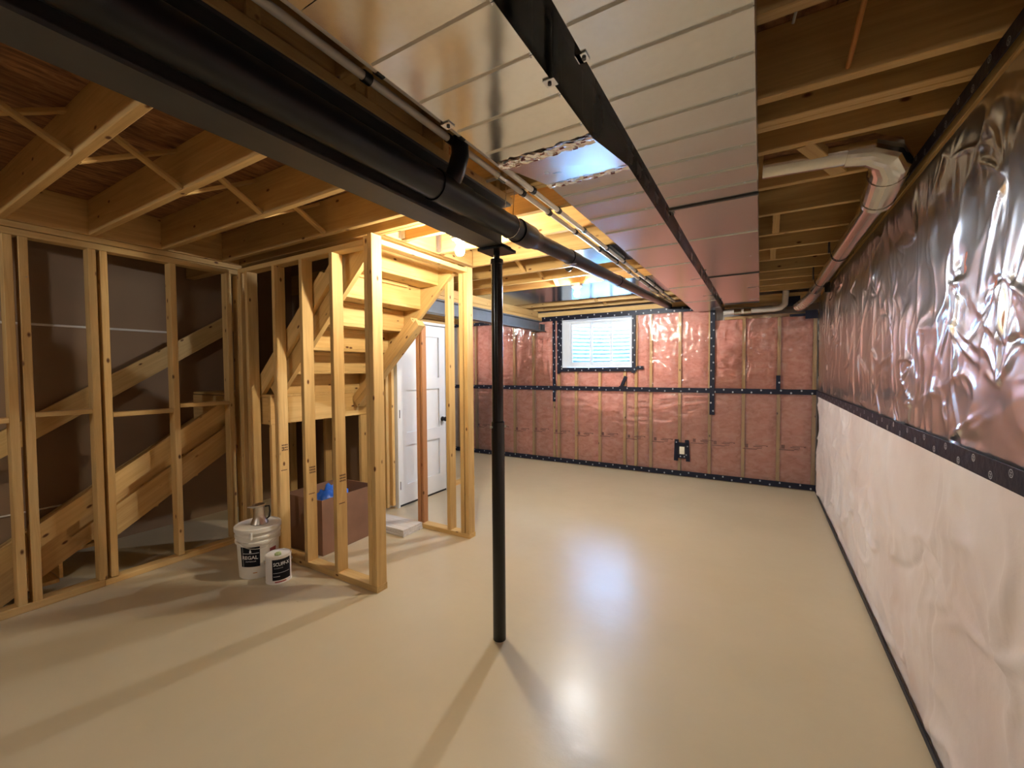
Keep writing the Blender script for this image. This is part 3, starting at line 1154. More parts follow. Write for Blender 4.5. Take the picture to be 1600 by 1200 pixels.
# grade stamps, illegible rows of small marks on the right faces of the studs
for x, zz in ((-3.362, .86), (-3.005, .72), (-2.652, .70)):
    v, f = [], []
    for r in range(3):
        for c in range(4):
            box_vf(x + .038, x + .0386, YF + .03 + c * .013, YF + .039 + c * .013, zz + r * .02, zz + .012 + r * .02, v, f)
    box_vf(x + .038, x + .0386, YF + .02, YF + .07, zz - .16, zz - .154, v, f)
    d = tile('grade_stamp', pb, v[0], 'ink_dark', v, f)
    d['kind'] = 'stuff'

pc = thing('stud_partition', (-2.5, 3.05, 0), 'stub stud wall behind the stair foot with one reddish stud', 'partition')
bbox('bottom_plate', pc, -2.865, -2.215, 3.0, 3.089, 0, .04)
o = bbox('stud', pc, -2.85, -2.812, 3.022, 3.089, .04, 1.86, 'red_lumber')
o['label'] = 'reddish stud'
bbox('stud', pc, -2.80, -2.774, 3.024, 3.087, .042, 1.93, 'red_lumber')
bbox('stud', pc, -2.468, -2.43, 3.0, 3.089, .04, 2.36)
bbox('stud', pc, -2.312, -2.274, 3.0, 3.089, .04, 2.40)
bbox('stud', pc, -2.258, -2.22, 3.0, 3.089, .04, 2.41)
bbox('top_plate', pc, -2.70, -2.32, 3.0, 3.089, 2.36, 2.398)

# ================================================================== STAIRCASE
sc = thing('staircase', (-3.62, 2.5, 0), 'unfinished wooden staircase with landing, turning up behind the studs', 'staircase')
LZ = 1.305
# landing
xl0, xl1, yl0, yl1 = -4.97, -3.60, 2.05, 3.08
bbox('landing_deck', sc, xl0, xl1, yl0, yl1, LZ - .022, LZ, 'stair_board')
bbox('landing_header', sc, xl1 - .04, xl1 - .002, yl0, yl1, LZ - .258, LZ - .024, 'stair_board')
bbox('landing_header', sc, -4.16, xl1 - .042, yl0, yl0 + .038, LZ - .258, LZ - .024, 'stair_board')
for x in (-4.10, -3.86):
    bbox('landing_joist', sc, x, x + .038, yl0 + .04, yl1 - .002, LZ - .258, LZ - .024)
for (x, y) in ((-3.64, 2.055), (-3.64, 2.99), (-4.9, 2.99), (-4.3, 3.04), (-4.6, 3.04)):
    bbox('landing_post', sc, x, x + .038, y, y + .085, 0, LZ - .26)
# upper flight, rising towards +x
rise, run = (JT + .02 - LZ) / 7, 0.216
XT = -2.33
sl = math.atan2(rise, run)


def up_band(name, y, th, lo_off, width, x0, x1, mat='stair_board'):
    """board parallel to the flight; lo_off is height of its lower edge at x=-2.3"""
    def zl(x):
        return lo_off + (rise / run) * (x + 2.3)
    vw = width / math.cos(sl)
    L = (x1 - x0) / math.cos(sl)
    mw = Matrix(((math.cos(sl), 0, math.sin(sl)), (-math.sin(sl), 0, math.cos(sl)), (0, -1, 0))).transposed().to_4x4()
    mw.translation = (x0, y + th, zl(x0))
    return L, mw, zl, vw


def stringer(name, y, th, lo, width, x0, x1, cut_bottom=None, mat='stair_board'):
    L, mw, zl, vw = up_band(name, y, th, lo, width, x0, x1)
    poly = [(0, 0), (L, 0), (L - width * math.tan(sl) * 0, width), (0, width)]
    # plumb cut at the top, level cut at the foot
    t = math.tan(sl)
    poly = [(0, 0), (L, 0), (L + width * t, width), (0 - width / t * 0, width)]
    poly[3] = (-width / t + 0.0, width) if cut_bottom == 'level' else (0, width)
    if cut_bottom == 'level':
        poly = [(0, 0), (L, 0), (L + width * t, width), (-width / t, width)]
    poly = [(a, b) for a, b in poly]
    return prism(name, sc, poly, mw, th, mat)


LOW = 2.42
for ys in (2.085, 2.985):
    stringer('stringer', ys, .038, LOW, .285, -3.56, -2.335)
# strapping on the face of the front stringer
L, mw, zl, vw = up_band('strapping', 2.045, .036, LOW + 0.19, .14, -3.78, -2.75)
prism('strapping', sc, [(-.05, 0), (L + .03, 0), (L - .06, .14), (-.05, .14)], mw, .036, 'stair_board')
for k in range(1, 8):
    xk = XT - run * (7 - k)
    z0 = LZ + rise * (k - 1)
    z1 = LZ + rise * k
    bbox('riser', sc, xk, xk + .018, 2.125, 2.983, z0 - .0, z1 - .027, 'stair_board')
    if k < 7:
        bbox('tread', sc, xk - .025, xk + run + .018, 2.125, 2.983, z1 - .025, z1, 'stair_board')
        bbox('glue_block', sc, xk + .02, xk + .045, 2.22, 2.80, z1 - .055, z1 - .027, 'stair_board')
# doubled brace under the rear stringer
L, mw, zl, vw = up_band('brace', 2.894, .089, 2.275, .06, -3.46, -2.69)
for i in range(2):
    m2 = mw.copy()
    bl = prism('brace', sc, [(-.1, .062 * i), (L - .03 * i, .062 * i), (L - .03 * i + .01, .060 + .062 * i), (-.1, .060 + .062 * i)], m2, .089, 'lumber')
# lower flight, rising towards +y
rise2, run2 = LZ / 7, 0.285
s2 = math.atan2(rise2, run2)
YT = 2.03


def low_band(name, x, th, zref, width, ya, yb, mat, cut=None):
    """board parallel to the lower flight with top edge at height zref where y = 1.0"""
    L = (yb - ya) / math.cos(s2)
    mw = Matrix(((0, math.cos(s2), math.sin(s2)), (0, -math.sin(s2), math.cos(s2)), (1, 0, 0))).transposed().to_4x4()
    mw.translation = (x, ya, zref + (rise2 / run2) * (ya - 1.0))
    poly = cut(L, width) if cut else [(0, 0), (0, -width), (L, -width), (L, 0)]
    return prism(name, sc, poly, mw, th, mat)


low_band('strapping', -4.10, .036, .655, .13, -.02, 2.02, 'stair_board', lambda L, w: [(0, 0), (-.02, -w), (L, -w), (L - .05, 0)])
low_band('stringer', -4.19, .038, .60, .285, .18, 2.04, 'joist_wood')  # darker wood stands in for the shade on this stringer
low_band('stringer', -4.97, .038, .36, .285, .15, 2.04, 'lumber')
low_band('stringer_scab', -4.150, .034, .375, .17, 1.0, 2.02, 'lumber', lambda L, w: [(-.06, .02), (.05, -w), (L, -w), (L, .02)])
for k in range(1, 8):
    yk = YT - run2 * (7 - k)
    z1 = rise2 * k - (.30 if k < 7 else 0)
    if z1 < .04:
        continue
    bbox('riser', sc, -4.93, -4.192, yk, yk + .018, max(0, z1 - rise2 * (1 if k < 7 else 2.4)), z1 - .027, 'lumber')
    if k < 7:
        bbox('tread', sc, -4.93, -4.192, yk - .025, yk + run2, z1 - .025, z1, 'lumber')
# guard board on the far wall
low_band('guard_board', -4.945, .038, 1.215, .165, -.4, 2.43, 'stair_board')

# ================================================================== STEEL, PIPES, DUCTS
def ibeam(parent, xcen, y0, y1, z0, z1, bw, mat, tf=.012, tw=.009):
    boxes('flange', parent, [(xcen - bw / 2, xcen + bw / 2, y0, y1, z0, z0 + tf)], mat)
    boxes('web', parent, [(xcen - tw / 2, xcen + tw / 2, y0, y1, z0 + tf, z1 - tf)], mat)
    boxes('flange', parent, [(xcen - bw / 2, xcen + bw / 2, y0, y1, z1 - tf, z1)], mat)


sb = thing('steel_beam', (-1.24, 0.0, 2.155), 'long dark steel beam crossing the ceiling from the upper left to the post', 'beam')
ibeam(sb, -1.243, -2.65, 2.0, 2.158, 2.402, .130, 'beam_paint')
bbox('nailer', sb, -1.312, -1.174, -2.65, 2.015, 2.403, JB - .001, 'joist_wood')

sb2 = thing('steel_beam', (-3.17, 4.9, 2.14), 'far grey steel beam resting in the back wall left of the window', 'beam')
ibeam(sb2, -3.165, 3.3, 6.26, 2.142, 2.30, .13, 'beam_grey')
bbox('nailer', sb2, -3.232, -3.098, 3.3, 6.24, 2.302, 2.345, 'joist_wood')
bbox('nailer', sb2, -3.232, -3.098, 3.3, 6.10, 2.347, JB - .001, 'joist_wood')
boxes('bearing_plate', sb2, [(-3.26, -3.04, 6.14, 6.30, 2.128, 2.141)], 'beam_paint')
boxes('end_bracket', sb2, [(-3.10, -3.085, 6.16, 6.25, 2.155, 2.25), (-3.10, -3.05, 6.235, 6.25, 2.142, 2.25)], 'beam_paint')

px, py = -1.243, 1.955
ps = thing('support_post', (px, py, 0), 'black adjustable steel post standing on the floor under the beam end', 'post')
lathe('post_tube', ps, (px, py, 0), [(.036, 0), (.036, 1.215), (.031, 1.222), (.031, 2.075), (.036, 2.078), (.036, 2.10), (.030, 2.104)], 'post_paint', 28, lim=.5)
lathe('jack_screw', ps, (px, py, 2.10), [(.017, 0), (.017, .04)], 'post_paint', 14)
boxes('bearing_plate', ps, [(px - .074, px + .078, py - .075, py + .075, 2.141, 2.156)], 'post_paint')
lathe('locking_pin', ps, (0, 0, 0), [(.006, -.048), (.006, .048)], 'brushed_steel', 8, T(px, py, 1.19) @ Matrix.Rotation(math.radians(60), 4, 'Z') @ Matrix.Rotation(math.pi / 2, 4, 'Y'))

# drain pipe beside the beam
DX = -1.117


def dz(y):
    return 2.232 + (0.004 * (y - .5) if y < 2.05 else 0.0062 + 0.036 * (y - 2.05))


dp = thing('drain_pipe', (DX, 1.9, 2.2), 'black plastic drain pipe hung along the beam and on to the back wall', 'pipe')
tube('pipe_run', dp, [(DX, -2.65, dz(-2.65)), (DX, 2.0, dz(2.0))], .0565, 'abs_black', 24)
tube('coupling', dp, [(DX, 1.955, dz(1.955)), (DX, 2.10, dz(2.1)), (DX, 2.13, dz(2.1)), (DX, 2.19, dz(2.19))], [.063, .063, .052, .050], 'abs_black', 24)
tube('pipe_run', dp, [(DX, 2.15, dz(2.15)), (DX, 6.24, dz(6.24))], .0445, 'abs_black', 24)
tube('coupling', dp, [(DX, 2.66, dz(2.66)), (DX, 2.80, dz(2.8))], .050, 'abs_black', 24)
tube('coupling', dp, [(DX, 3.78, dz(3.78)), (DX, 3.90, dz(3.9))], .050, 'abs_black', 24)
tube('coupling', dp, [(DX, 1.30, dz(1.3)), (DX, 1.50, dz(1.5))], .062, 'abs_black', 24)
tube('riser_pipe', dp, [(DX + .01, 1.385, 2.25), (DX + .045, 1.385, 2.31), (DX + .062, 1.39, 2.37), (DX + .05, 1.40, 2.45), (DX + .05, 1.40, 2.66)], [.036, .037, .036, .036, .036], 'abs_black', 18)
tube('hanger_wire', dp, [(DX - .02, 1.885, JB)] + [(DX + .0585 * math.sin(a), 1.885, dz(1.88) - .0585 * math.cos(a)) for a in [x * .35 for x in range(-2, 9)]] + [(DX + .03, 1.885, JB)], .0022, 'pipe_metal', 6)
boxes('hanger_strap', dp, [(DX - .05, DX + .05, 2.66, 2.675, dz(2.67) - .0515, dz(2.67) - .0495)], 'galvanized')

# water lines with black clips
for i, (x, lab) in enumerate(((-1.078, 'beige water line nearer the beam, clipped under the joists'), (-1.018, 'beige water line nearer the ducts, clipped under the joists'))):
    w = thing('water_line', (x, 2, JB - .02), lab, 'pipe', 'water lines beside the left duct')
    pts = [(x, -2.6, JB - .018), (x, 6.1, JB - .018)]
    tube('pipe_run', w, pts, .0135, 'pex', 12)
    for y in (0.53, 0.94, 1.353, 1.95, 2.27, 2.675, 3.16, 3.615, 4.02, 4.39, 4.81, 5.27, 5.68):
        tube('pipe_clip', w, [(x, y - .014, JB - .018), (x, y + .014, JB - .018)], .018, 'black_plastic', 10)
    if i == 0:
        tube('elbow_fitting', w, [(x, 1.71, JB - .018), (x, 1.77, JB - .018)], .019, 'pipe_metal', 10)
        tube('branch_line', w, [(x, 1.74, JB - .018), (x - .05, 1.74, JB - .018), (-1.16, 1.74, JB - .018)], .008, 'pex', 8)

# supply duct (right)
D2 = thing('duct', (-0.18, 2, 2.2), 'right of two galvanised ducts, wider flat run with cross seams', 'duct', 'twin galvanised ducts')
D1 = thing('duct', (-0.6, 2, 2.2), 'left of two galvanised ducts, with a taped folded transition midway', 'duct', 'twin galvanised ducts')


def duct_section(parent, x0, x1, ya, yb, z0, z1, mat='galvanized', sag=.004, zb=None):
    zb = z0 if zb is None else zb
    nx, ny = 3, 2
    v, f = [], []
    for i in range(nx + 1):
        for j in range(ny + 1):
            a, b = i / nx, j / ny
            s = sag * (4 * a * (1 - a)) * (4 * b * (1 - b)) * 0
            v.append((x0 + (x1 - x0) * a, ya + (yb - ya) * b, z0 + (zb - z0) * b - s))
    for i in range(nx):
        for j in range(ny):
            p = i * (ny + 1) + j
            f.append((p, p + 1, p + ny + 2, p + ny + 1))
    c = [0, ny, nx * (ny + 1) + ny, nx * (ny + 1)]
    b = len(v)
    v += [(x0, ya, z1), (x0, yb, z1), (x1, yb, z1), (x1, ya, z1)]
    left = [j for j in range(ny + 1)]
    right = [nx * (ny + 1) + j for j in range(ny + 1)]
    f += [tuple(left[::-1]) + (b, b + 1), tuple(right) + (b + 2, b + 3), (b, b + 3, b + 2, b + 1)]
    f += [tuple(i * (ny + 1) for i in range(nx + 1)) + (b + 3, b), tuple(i * (ny + 1) + ny for i in range(nx, -1, -1)) + (b + 1, b + 2)]
    o = Vector(v[0])
    me = from_py('duct_section', [Vector(a) - o for a in v], f)
    return link('duct_section', me, parent, Matrix.Translation(o), mat)


def bead(parent, x0, x1, y, z, w=.009, h=.005, mat='galvanized', name='seam_bead'):
    v = [(x0, y - w, z + .002), (x0, y - w * .35, z - h), (x0, y + w * .35, z - h), (x0, y + w, z + .002), (x1, y - w, z + .002), (x1, y - w * .35, z - h), (x1, y + w * .35, z - h), (x1, y + w, z + .002)]
    f = [(0, 1, 5, 4), (1, 2, 6, 5), (2, 3, 7, 6), (0, 3, 2, 1), (4, 5, 6, 7)]
    return tile(name, parent, v[0], mat, v, f)


DZ = 2.2
ys2 = [-2.6, -1.2, -0.4, 0.10, 0.39, 0.54, 0.68, 0.82, 0.96, 1.10, 1.247, 1.389, 1.537, 1.69, 1.84, 1.971, 2.5, 3.03, 3.566, 4.3, 5.13]
for a, b in zip(ys2[:-1], ys2[1:]):
    duct_section(D2, -0.348, -0.018, a + .001, b - .001, DZ, JB - .012, 'galvanized', .0008)
    if b < 5:
        if abs(b - 1.971) < .01 or abs(b - 3.566) < .01:
            boxes('drive_joint', D2, [(-0.352, -0.014, b - .012, b + .003, DZ - .006, DZ + .004)], 'duct_dark')
        elif b < 2 or b in (2.5,):
            bead(D2, -0.345, -0.02, b, DZ)
bead(D2, -0.345, -0.02, 5.12, DZ, .012, .01, 'duct_dark')
for y in (0.915, 2.02, 3.3, 4.7):
    c = boxes('hanger_clip', D2, [(-0.362, -0.338, y - .014, y + .014, DZ - .004, DZ - .001), (-0.364, -0.352, y - .014, y + .014, DZ - .004, JB)], 'galvanized')
    lathe('screw', c, (-0.347, y, DZ - .0075), [(.005, 0), (.005, .004)], 'beam_paint', 8)

ys1 = [-2.6, -1.2, -0.4, 0.0, 0.20, 0.36, 0.52, 0.694, 0.852, 1.01, 1.16, 1.249]
for a, b in zip(ys1[:-1], ys1[1:]):
    duct_section(D1, -0.777, -0.444, a + .001, b - .001, DZ, JB - .012, 'galvanized_shiny', .0015)
    if b < 1.2 and b > .6:
        bead(D1, -0.772, -0.449, b, DZ, mat='galvanized_shiny')
# folded transition
za, zb = DZ, 2.277
tv = [(-.777, 1.249, za), (-.444, 1.249, za), (-.444, 1.638, zb), (-.777, 1.638, zb), (-.575, 1.45, 2.236),
      (-.777, 1.249, JB - .012), (-.444, 1.249, JB - .012), (-.444, 1.638, JB - .012), (-.777, 1.638, JB - .012)]
tf = [(0, 1, 4), (1, 2, 4), (2, 3, 4), (3, 0, 4), (0, 3, 8, 5), (1, 6, 7, 2), (5, 8, 7, 6)]
tile('transition_piece', D1, tv[0], 'galvanized', tv, tf)
ys1b = [1.638, 1.775, 1.912, 2.12, 2.38, 2.79, 3.34, 4.3, 5.3, 6.24]
for a, b in zip(ys1b[:-1], ys1b[1:]):
    duct_section(D1, -0.777, -0.444, a + .001, b - .001, zb, JB - .012, 'galvanized', .0008)
    if b < 6:
        bead(D1, -0.772, -0.449, b, zb)


boxes('gap_shade_strip', D1, [(-.4435, -.3535, -2.6, 6.24, 2.352, 2.358)], 'post_paint')  # black strip paints in the shade between the two ducts


def foil_strip(x0, x1, y, z, w, slope=0.0, seed=0):
    rnd = random.Random(seed)
    nx, ny = 24, 4
    v, f = [], []
    for i in range(nx + 1):
        for j in range(ny + 1):
            yy = y + (j / ny - .5) * w * (1 + .25 * rnd.uniform(-1, 1))
            v.append((x0 + (x1 - x0) * i / nx, yy, z + slope * (yy - y) - .0035 - rnd.uniform(0, .004)))
    for i in range(nx):
        for j in range(ny):
            p = i * (ny + 1) + j
            f.append((p, p + 1, p + ny + 2, p + ny + 1))
    o = tile('foil_tape', D1, v[0], 'foil', v, f)
    o['label'] = 'crinkled foil tape with reddish print'
    vv, ff = [], []
    for i in range(9):
        xx = x0 + .03 + i * (x1 - x0 - .06) / 8
        box_vf(xx - .008, xx + .008, y + (.012 if i % 2 else -.012) - .003, y + (.012 if i % 2 else -.012) + .003, z - .0092, z - .0082, vv, ff)
    d = tile('tape_print', o, vv[0], 'ink_red', vv, ff)
    d['kind'] = 'stuff'


foil_strip(-.78, -.442, 1.249, DZ, .042, 0, 1)
foil_strip(-.78, -.442, 1.638, zb, .036, 0, 2)
for (x, y) in ((-.786, .965), (-.436, .952)):
    s = 1 if x < -.6 else -1
    xa, xb = sorted((x, x + s * .026))
    c = boxes('hanger_clip', D1, [(xa, xb, y - .014, y + .014, DZ - .004, DZ - .001), (min(x, x - s * .004), max(x, x - s * .004), y - .014, y + .014, DZ - .004, JB)], 'galvanized')
    lathe('screw', c, (x + s * .013, y, DZ - .0075), [(.005, 0), (.005, .004)], 'beam_paint', 8)

# round metal vent pipe along the right wall
vp = thing('vent_pipe', (0.5, 3.0, 2.33), 'round galvanised vent pipe with large elbow, hung along the right wall top', 'pipe')
tube('branch_pipe', vp, [(0.0, 2.40, 2.47), (0.34, 2.40, 2.455)], .053, 'pipe_metal', 24)


def gore(p0, p1, r):
    tube('elbow_gore', vp, [p0, p1], r, 'pipe_metal', 24)


el = [(0.315, 2.40, 2.455), (0.395, 2.405, 2.450), (0.458, 2.44, 2.435), (0.492, 2.52, 2.415), (0.497, 2.64, 2.385), (0.497, 2.80, 2.345)]
tube('elbow', vp, el, [.058, .064, .072, .076, .073, .066], 'pipe_metal', 24, lim=.25)
tube('crimp_ring', vp, [(0.497, 2.775, 2.351), (0.497, 2.80, 2.345)], .0705, 'pipe_metal', 24)
tube('crimp_ring', vp, [(0.494, 2.575, 2.402), (0.496, 2.59, 2.398)], .0775, 'pipe_metal', 24)
tube('pipe_run', vp, [(0.497, 2.78, 2.35), (0.497, 4.3, 2.345), (0.497, 5.62, 2.34)], .052, 'pipe_metal', 24)
for y in (3.95, 5.05):
    h = tube('pipe_hanger', vp, [(0.43, y, JB)] + [(0.497 + .055 * math.sin(a), y, 2.345 - .055 * math.cos(a)) for a in [-1.6, -1.2, -.8, -.4, 0, .4, .8, 1.2, 1.6]] + [(0.56, y, JB)], .003, 'black_plastic', 6)
    boxes('hanger_strap', vp, [(0.425, 0.437, y - .012, y + .012, 2.36, JB + .10)], 'duct_dark')
tube('flex_elbow', vp, [(0.497, 5.55, 2.34), (0.497, 5.72, 2.325), (0.47, 5.86, 2.29), (0.42, 5.96, 2.25), (0.36, 6.02, 2.22)], [.056, .062, .056, .062, .05], 'foil', 18)
boxes('pipe_bracket', vp, [(0.545, 0.59, 5.25, 5.28, 2.26, 2.36)], 'black_plastic')

pp = thing('waste_pipe', (-0.1, 6.08, 2.21), 'pale horizontal pipe on the ledge above the back wall, right corner', 'pipe')
tube('pipe_run', pp, [(-0.42, 6.10, 2.222), (0.14, 6.10, 2.228)], .03, 'pex', 16)
tube('pipe_elbow', pp, [(0.12, 6.10, 2.228), (0.20, 6.10, 2.24), (0.245, 6.10, 2.28), (0.255, 6.10, JB)], .034, 'pex', 16)
tube('coupling', pp, [(-0.30, 6.10, 2.223), (-0.22, 6.10, 2.224)], .036, 'pipe_metal', 16)
tube('coupling', pp, [(-0.19, 6.10, 2.224), (-0.11, 6.10, 2.225)], .036, 'pipe_metal', 16)
bb = boxes('backing_board', None, [(0.26, 0.40, 6.12, 6.14, 2.25, 2.37)], 'tape_navy')
tag(bb, 'dark taped patch above the back wall beside the corner pipe', 'patch')

# orange cable through the joists, pale twisted cord by the beam
oc = tube('electrical_cable', None, [(0.30, 1.375, 2.67), (0.262, 1.50, 2.63), (0.245, 1.60, 2.55), (0.232, 1.72, 2.47), (0.23, 1.76, 2.462)], .0075, 'orange_cable', 8)
tag(oc, 'orange electrical cable entering a hole in a joist at upper right', 'cable')
oc2 = tube('electrical_cable', None, [(0.10, 1.365, 2.66), (0.096, 1.40, 2.60), (0.085, 1.45, 2.54), (0.07, 1.50, 2.50)], .004, 'white_cord', 8)
tag(oc2, 'thin white wire end hanging between joists right of the ducts', 'cable')
cp = []
for i in range(40):
    t = i / 39
    cp.append((-1.40 + .006 * math.cos(t * 30), 0.316 + .004 * math.sin(t * 30), 2.44 - .13 * t))
co = tube('twisted_cord', None, cp, .0055, 'white_cord', 6)
tag(co, 'short pale twisted cord hanging beside the dark beam, upper left', 'cord')

# ================================================================== LAMPS


def lamp(x, y, z, label, glow='bulb_glow'):
    b = thing('bulb_lamp', (x, y, z), label, 'lamp', 'bare bulbs on the ceiling')
    lathe('lamp_holder', b, (x, y, z), [(.030, .026), (.033, .036), (.052, .046), (.056, .056), (.056, .062)], 'porcelain', 22)
    boxes('junction_box', b, [(x - .05, x + .05, y - .05, y + .05, z + .0625, max(JB - .003, z + .08))], 'galvanized')
    lathe('glass_bulb', b, (x, y, z), [(.006, -.062), (.020, -.058), (.029, -.045), (.032, -.030), (.029, -.012), (.020, .006), (.015, .02), (.014, .03)], glow, 16, lim=2)
    return b


lamp(-1.775, 2.325, 2.345, 'lit bare bulb beside the steel post, over the stair', 'bulb_glow_warm')
lamp(-1.73, 4.34, 2.355, 'lit bare bulb against the shiny pan toward the window')
lamp(-2.9, -1.6, 2.36, 'added unseen fill bulb on the ceiling behind the viewer', 'fill_glow_dim')  # added out of view, stands in for light from behind the camera
lamp(0.33, -1.75, 2.36, 'added unseen fill bulb behind the viewer, between ducts and right wall', 'fill_glow_faint')  # added unseen source to lift the right wall and joists
lamp(-4.5, 4.75, 2.36, 'added unseen fill bulb in the far left room beyond the white door', 'fill_glow_far')  # added unseen source, brightens the left end of the back wall

# ================================================================== SMALL THINGS
# power outlet on the back wall
ox, oz = -0.93, 0.372
ou = thing('power_outlet', (ox, YB - .02, oz), 'ivory power outlet in black tape low on the back wall', 'outlet')
for (dx, zz, w, h, a) in ((-.075, 0, .055, .30, .03), (.07, 0, .052, .30, -.05), (0, .085, .16, .05, .02), (0, -.085, .16, .05, -.04)):
    board('sealing_tape', ou, (ox + dx - w / 2 * (h < w) - a * h * .5 * (h > w), YB - .022, oz + zz - h / 2 * (h > w)),
          (ox + dx + w / 2 * (h < w) + a * h * .5 * (h > w), YB - .022, oz + zz + h / 2 * (h > w)), .003, min(w, h), 'tape_navy', (1, 0, 0) if h > w else (0, 0, 1))
boxes('outlet_box', ou, [(ox - .045, ox + .045, YB - .027, YB - .016, oz - .065, oz + .065)], 'black_plastic')
boxes('receptacle', ou, [(ox - .032, ox + .032, YB - .031, YB - .027, oz - .052, oz + .052)], 'ivory')
for zz in (-.022, .022):
    boxes('socket_face', ou, [(ox - .017, ox + .017, YB - .0335, YB - .031, oz + zz - .014, oz + zz + .014)], 'ivory')
for (dx, zz) in ((-.075, .11), (.07, .06), (.055, -.06), (-.02, -.085), (.03, -.085)):
    boxes('tape_dot', ou, [(ox + dx - .008, ox + dx + .008, YB - .0262, YB - .0238, oz + zz - .008, oz + zz + .008)], 'tape_print')

# paint pail
cx, cy = -3.235, 1.725
pa1 = thing('paint_pail', (cx, cy, 0), 'large white plastic paint pail with black label and bail handle', 'pail')
body = lathe('pail_body', pa1, (cx, cy, 0), [(.122, 0), (.126, .004), (.138, .255), (.149, .257), (.149, .272), (.141, .274), (.1415, .295), (.150, .297), (.150, .310), (.142, .312), (.143, .352)], 'pail_plastic', 40)
lid = lathe('lid', pa1, (cx, cy, 0), [(.152, .336), (.154, .338), (.154, .366), (.147, .371), (.141, .3695), (.136, .366), (.01, .366)], 'pail_plastic', 40)
av = math.atan2(-cy, -cx)       # direction from pail to viewer
arc_patch('label', pa1, cx, cy, .1309, .1379, av - .92, av + .06, .094, .240, 'label_black')
arc_patch('label_edge', pa1, cx, cy, .1310, .1379, av - .80, av - .785, .096, .238, 'label_white', 2, .001)
arc_patch('label_note', pa1, cx, cy, .1285, .129, av - .30, av - .09, .046, .052, 'orange_cable', 4, .001)
wrap_text('label_text', pa1, 'REGAL', .036, cx, cy, .1362, av - .43, .152, 'label_white', .0004, 1.0)
wrap_text('label_text', pa1, 'INTERIOR', .010, cx, cy, .1350, av - .38, .132, 'label_white', 0, 1.6)
arc_patch('label_rule', pa1, cx, cy, .1372, .1374, av - .76, av + .02, .1925, .1960, 'label_white', 8, .001)
# little peaked emblem
ev, ef = [], []
for (a, z) in ((-.055, .200), (.055, .200), (.018, .226), (0, .219), (-.018, .226)):
    t = av - .38 + a
    ev.append((cx + .1394 * math.cos(t), cy + .1394 * math.sin(t), z))
ef = [(0, 1, 2, 3, 4)]
tile('label_emblem', pa1, ev[0], 'label_white', ev, ef)
arc_patch('side_label', pa1, cx, cy, .1325, .1355, av + .55, av + .95, .14, .205, 'label_red')
hb = []
for i in range(17):
    t = math.pi * i / 16
    a = av + 1.05 - 2.1 * i / 16
    hb.append((cx + .156 * math.cos(a), cy + .156 * math.sin(a), .285 - .055 * math.sin(t)))
tube('bail_handle', pa1, hb, .0028, 'brushed_steel', 6)
boxes('lid_tab', pa1, [(cx + .150 * math.cos(av - .2) - .006, cx + .150 * math.cos(av - .2) + .006, cy + .152 * math.sin(av - .2) - .02, cy + .152 * math.sin(av - .2) - .008, .30, .352)], 'pail_plastic')

# steel pitcher on the pail
qx, qy = cx + .005, cy + .01
q = thing('steel_pitcher', (qx, qy, .3665), 'small steel pitcher with flared foot standing on the pail lid', 'pitcher')
lathe('pitcher_body', q, (qx, qy, .3665), [(.058, 0), (.060, .006), (.052, .025), (.041, .050), (.038, .07), (.038, .128), (.044, .135), (.046, .142), (.040, .145), (.034, .140), (.033, .08)], 'brushed_steel', 28)
a = av + 1.35
tube('pitcher_handle', q, [(qx + .037 * math.cos(a), qy + .037 * math.sin(a), .490), (qx + .066 * math.cos(a), qy + .066 * math.sin(a), .492), (qx + .070 * math.cos(a), qy + .070 * math.sin(a), .45), (qx + .064 * math.cos(a), qy + .064 * math.sin(a), .41), (qx + .048 * math.cos(a), qy + .048 * math.sin(a), .395)], .006, 'black_plastic', 8)
a = av - 1.5
tube('spout', q, [(qx + .03 * math.cos(a), qy + .03 * math.sin(a), .495), (qx + .075 * math.cos(a), qy + .075 * math.sin(a), .502)], [.014, .006], 'brushed_steel', 10)

# paint can
kx, ky = -2.985, 1.728
pk = thing('paint_can', (kx, ky, 0), 'small metal paint can with black label and green scrap on its lid', 'can')
lathe('can_body', pk, (kx, ky, 0), [(.081, 0), (.084, .002), (.084, .006), (.082, .008), (.082, .186), (.085, .188), (.085, .194), (.083, .195)], 'can_white', 40)
lathe('can_lid', pk, (kx, ky, 0), [(.0825, .190), (.0825, .1965), (.078, .1965), (.074, .189), (.066, .189), (.064, .193), (.005, .193)], 'brushed_steel', 36)
av2 = math.atan2(-ky, -kx)
arc_patch('label', pk, kx, ky, .082, .082, av2 - .50, av2 + 1.05, .030, .178, 'label_black', 20)
arc_patch('label_stripe', pk, kx, ky, .082, .082, av2 - .42, av2 + .9, .080, .084, 'tape_print', 14, .001)
arc_patch('label_stripe', pk, kx, ky, .082, .082, av2 - .42, av2 + .1, .055, .060, 'tape_print', 8, .001)
arc_patch('label_stripe', pk, kx, ky, .082, .082, av2 - .3, av2 + .6, .014, .022, 'label_red', 8, .001)
wrap_text('label_text', pk, 'SCUFF-X', .034, kx, ky, .082, av2 + .25, .132, 'label_white', .0005, .82)
wrap_text('label_text', pk, 'INTERIOR', .010, kx, ky, .082, av2 + .0, .112, 'tape_print', 0, 1.3)
for s in (-1, 1):
    a = av2 + s * 1.35
    lathe('ear', pk, (0, 0, 0), [(.009, 0), (.009, .006), (.004, .007)], 'brushed_steel', 10, T(kx + .083 * math.cos(a), ky + .083 * math.sin(a), .155) @ Matrix.Rotation(a, 4, 'Z') @ Matrix.Rotation(math.pi / 2, 4, 'Y'))
hb = []
for i in range(15):
    t = math.pi * i / 14
    a = av2 + 1.35 + (2 * math.pi - 2.7) * i / 14
    hb.append((kx + .090 * math.cos(a), ky + .090 * math.sin(a), .155 - .07 * math.sin(t)))
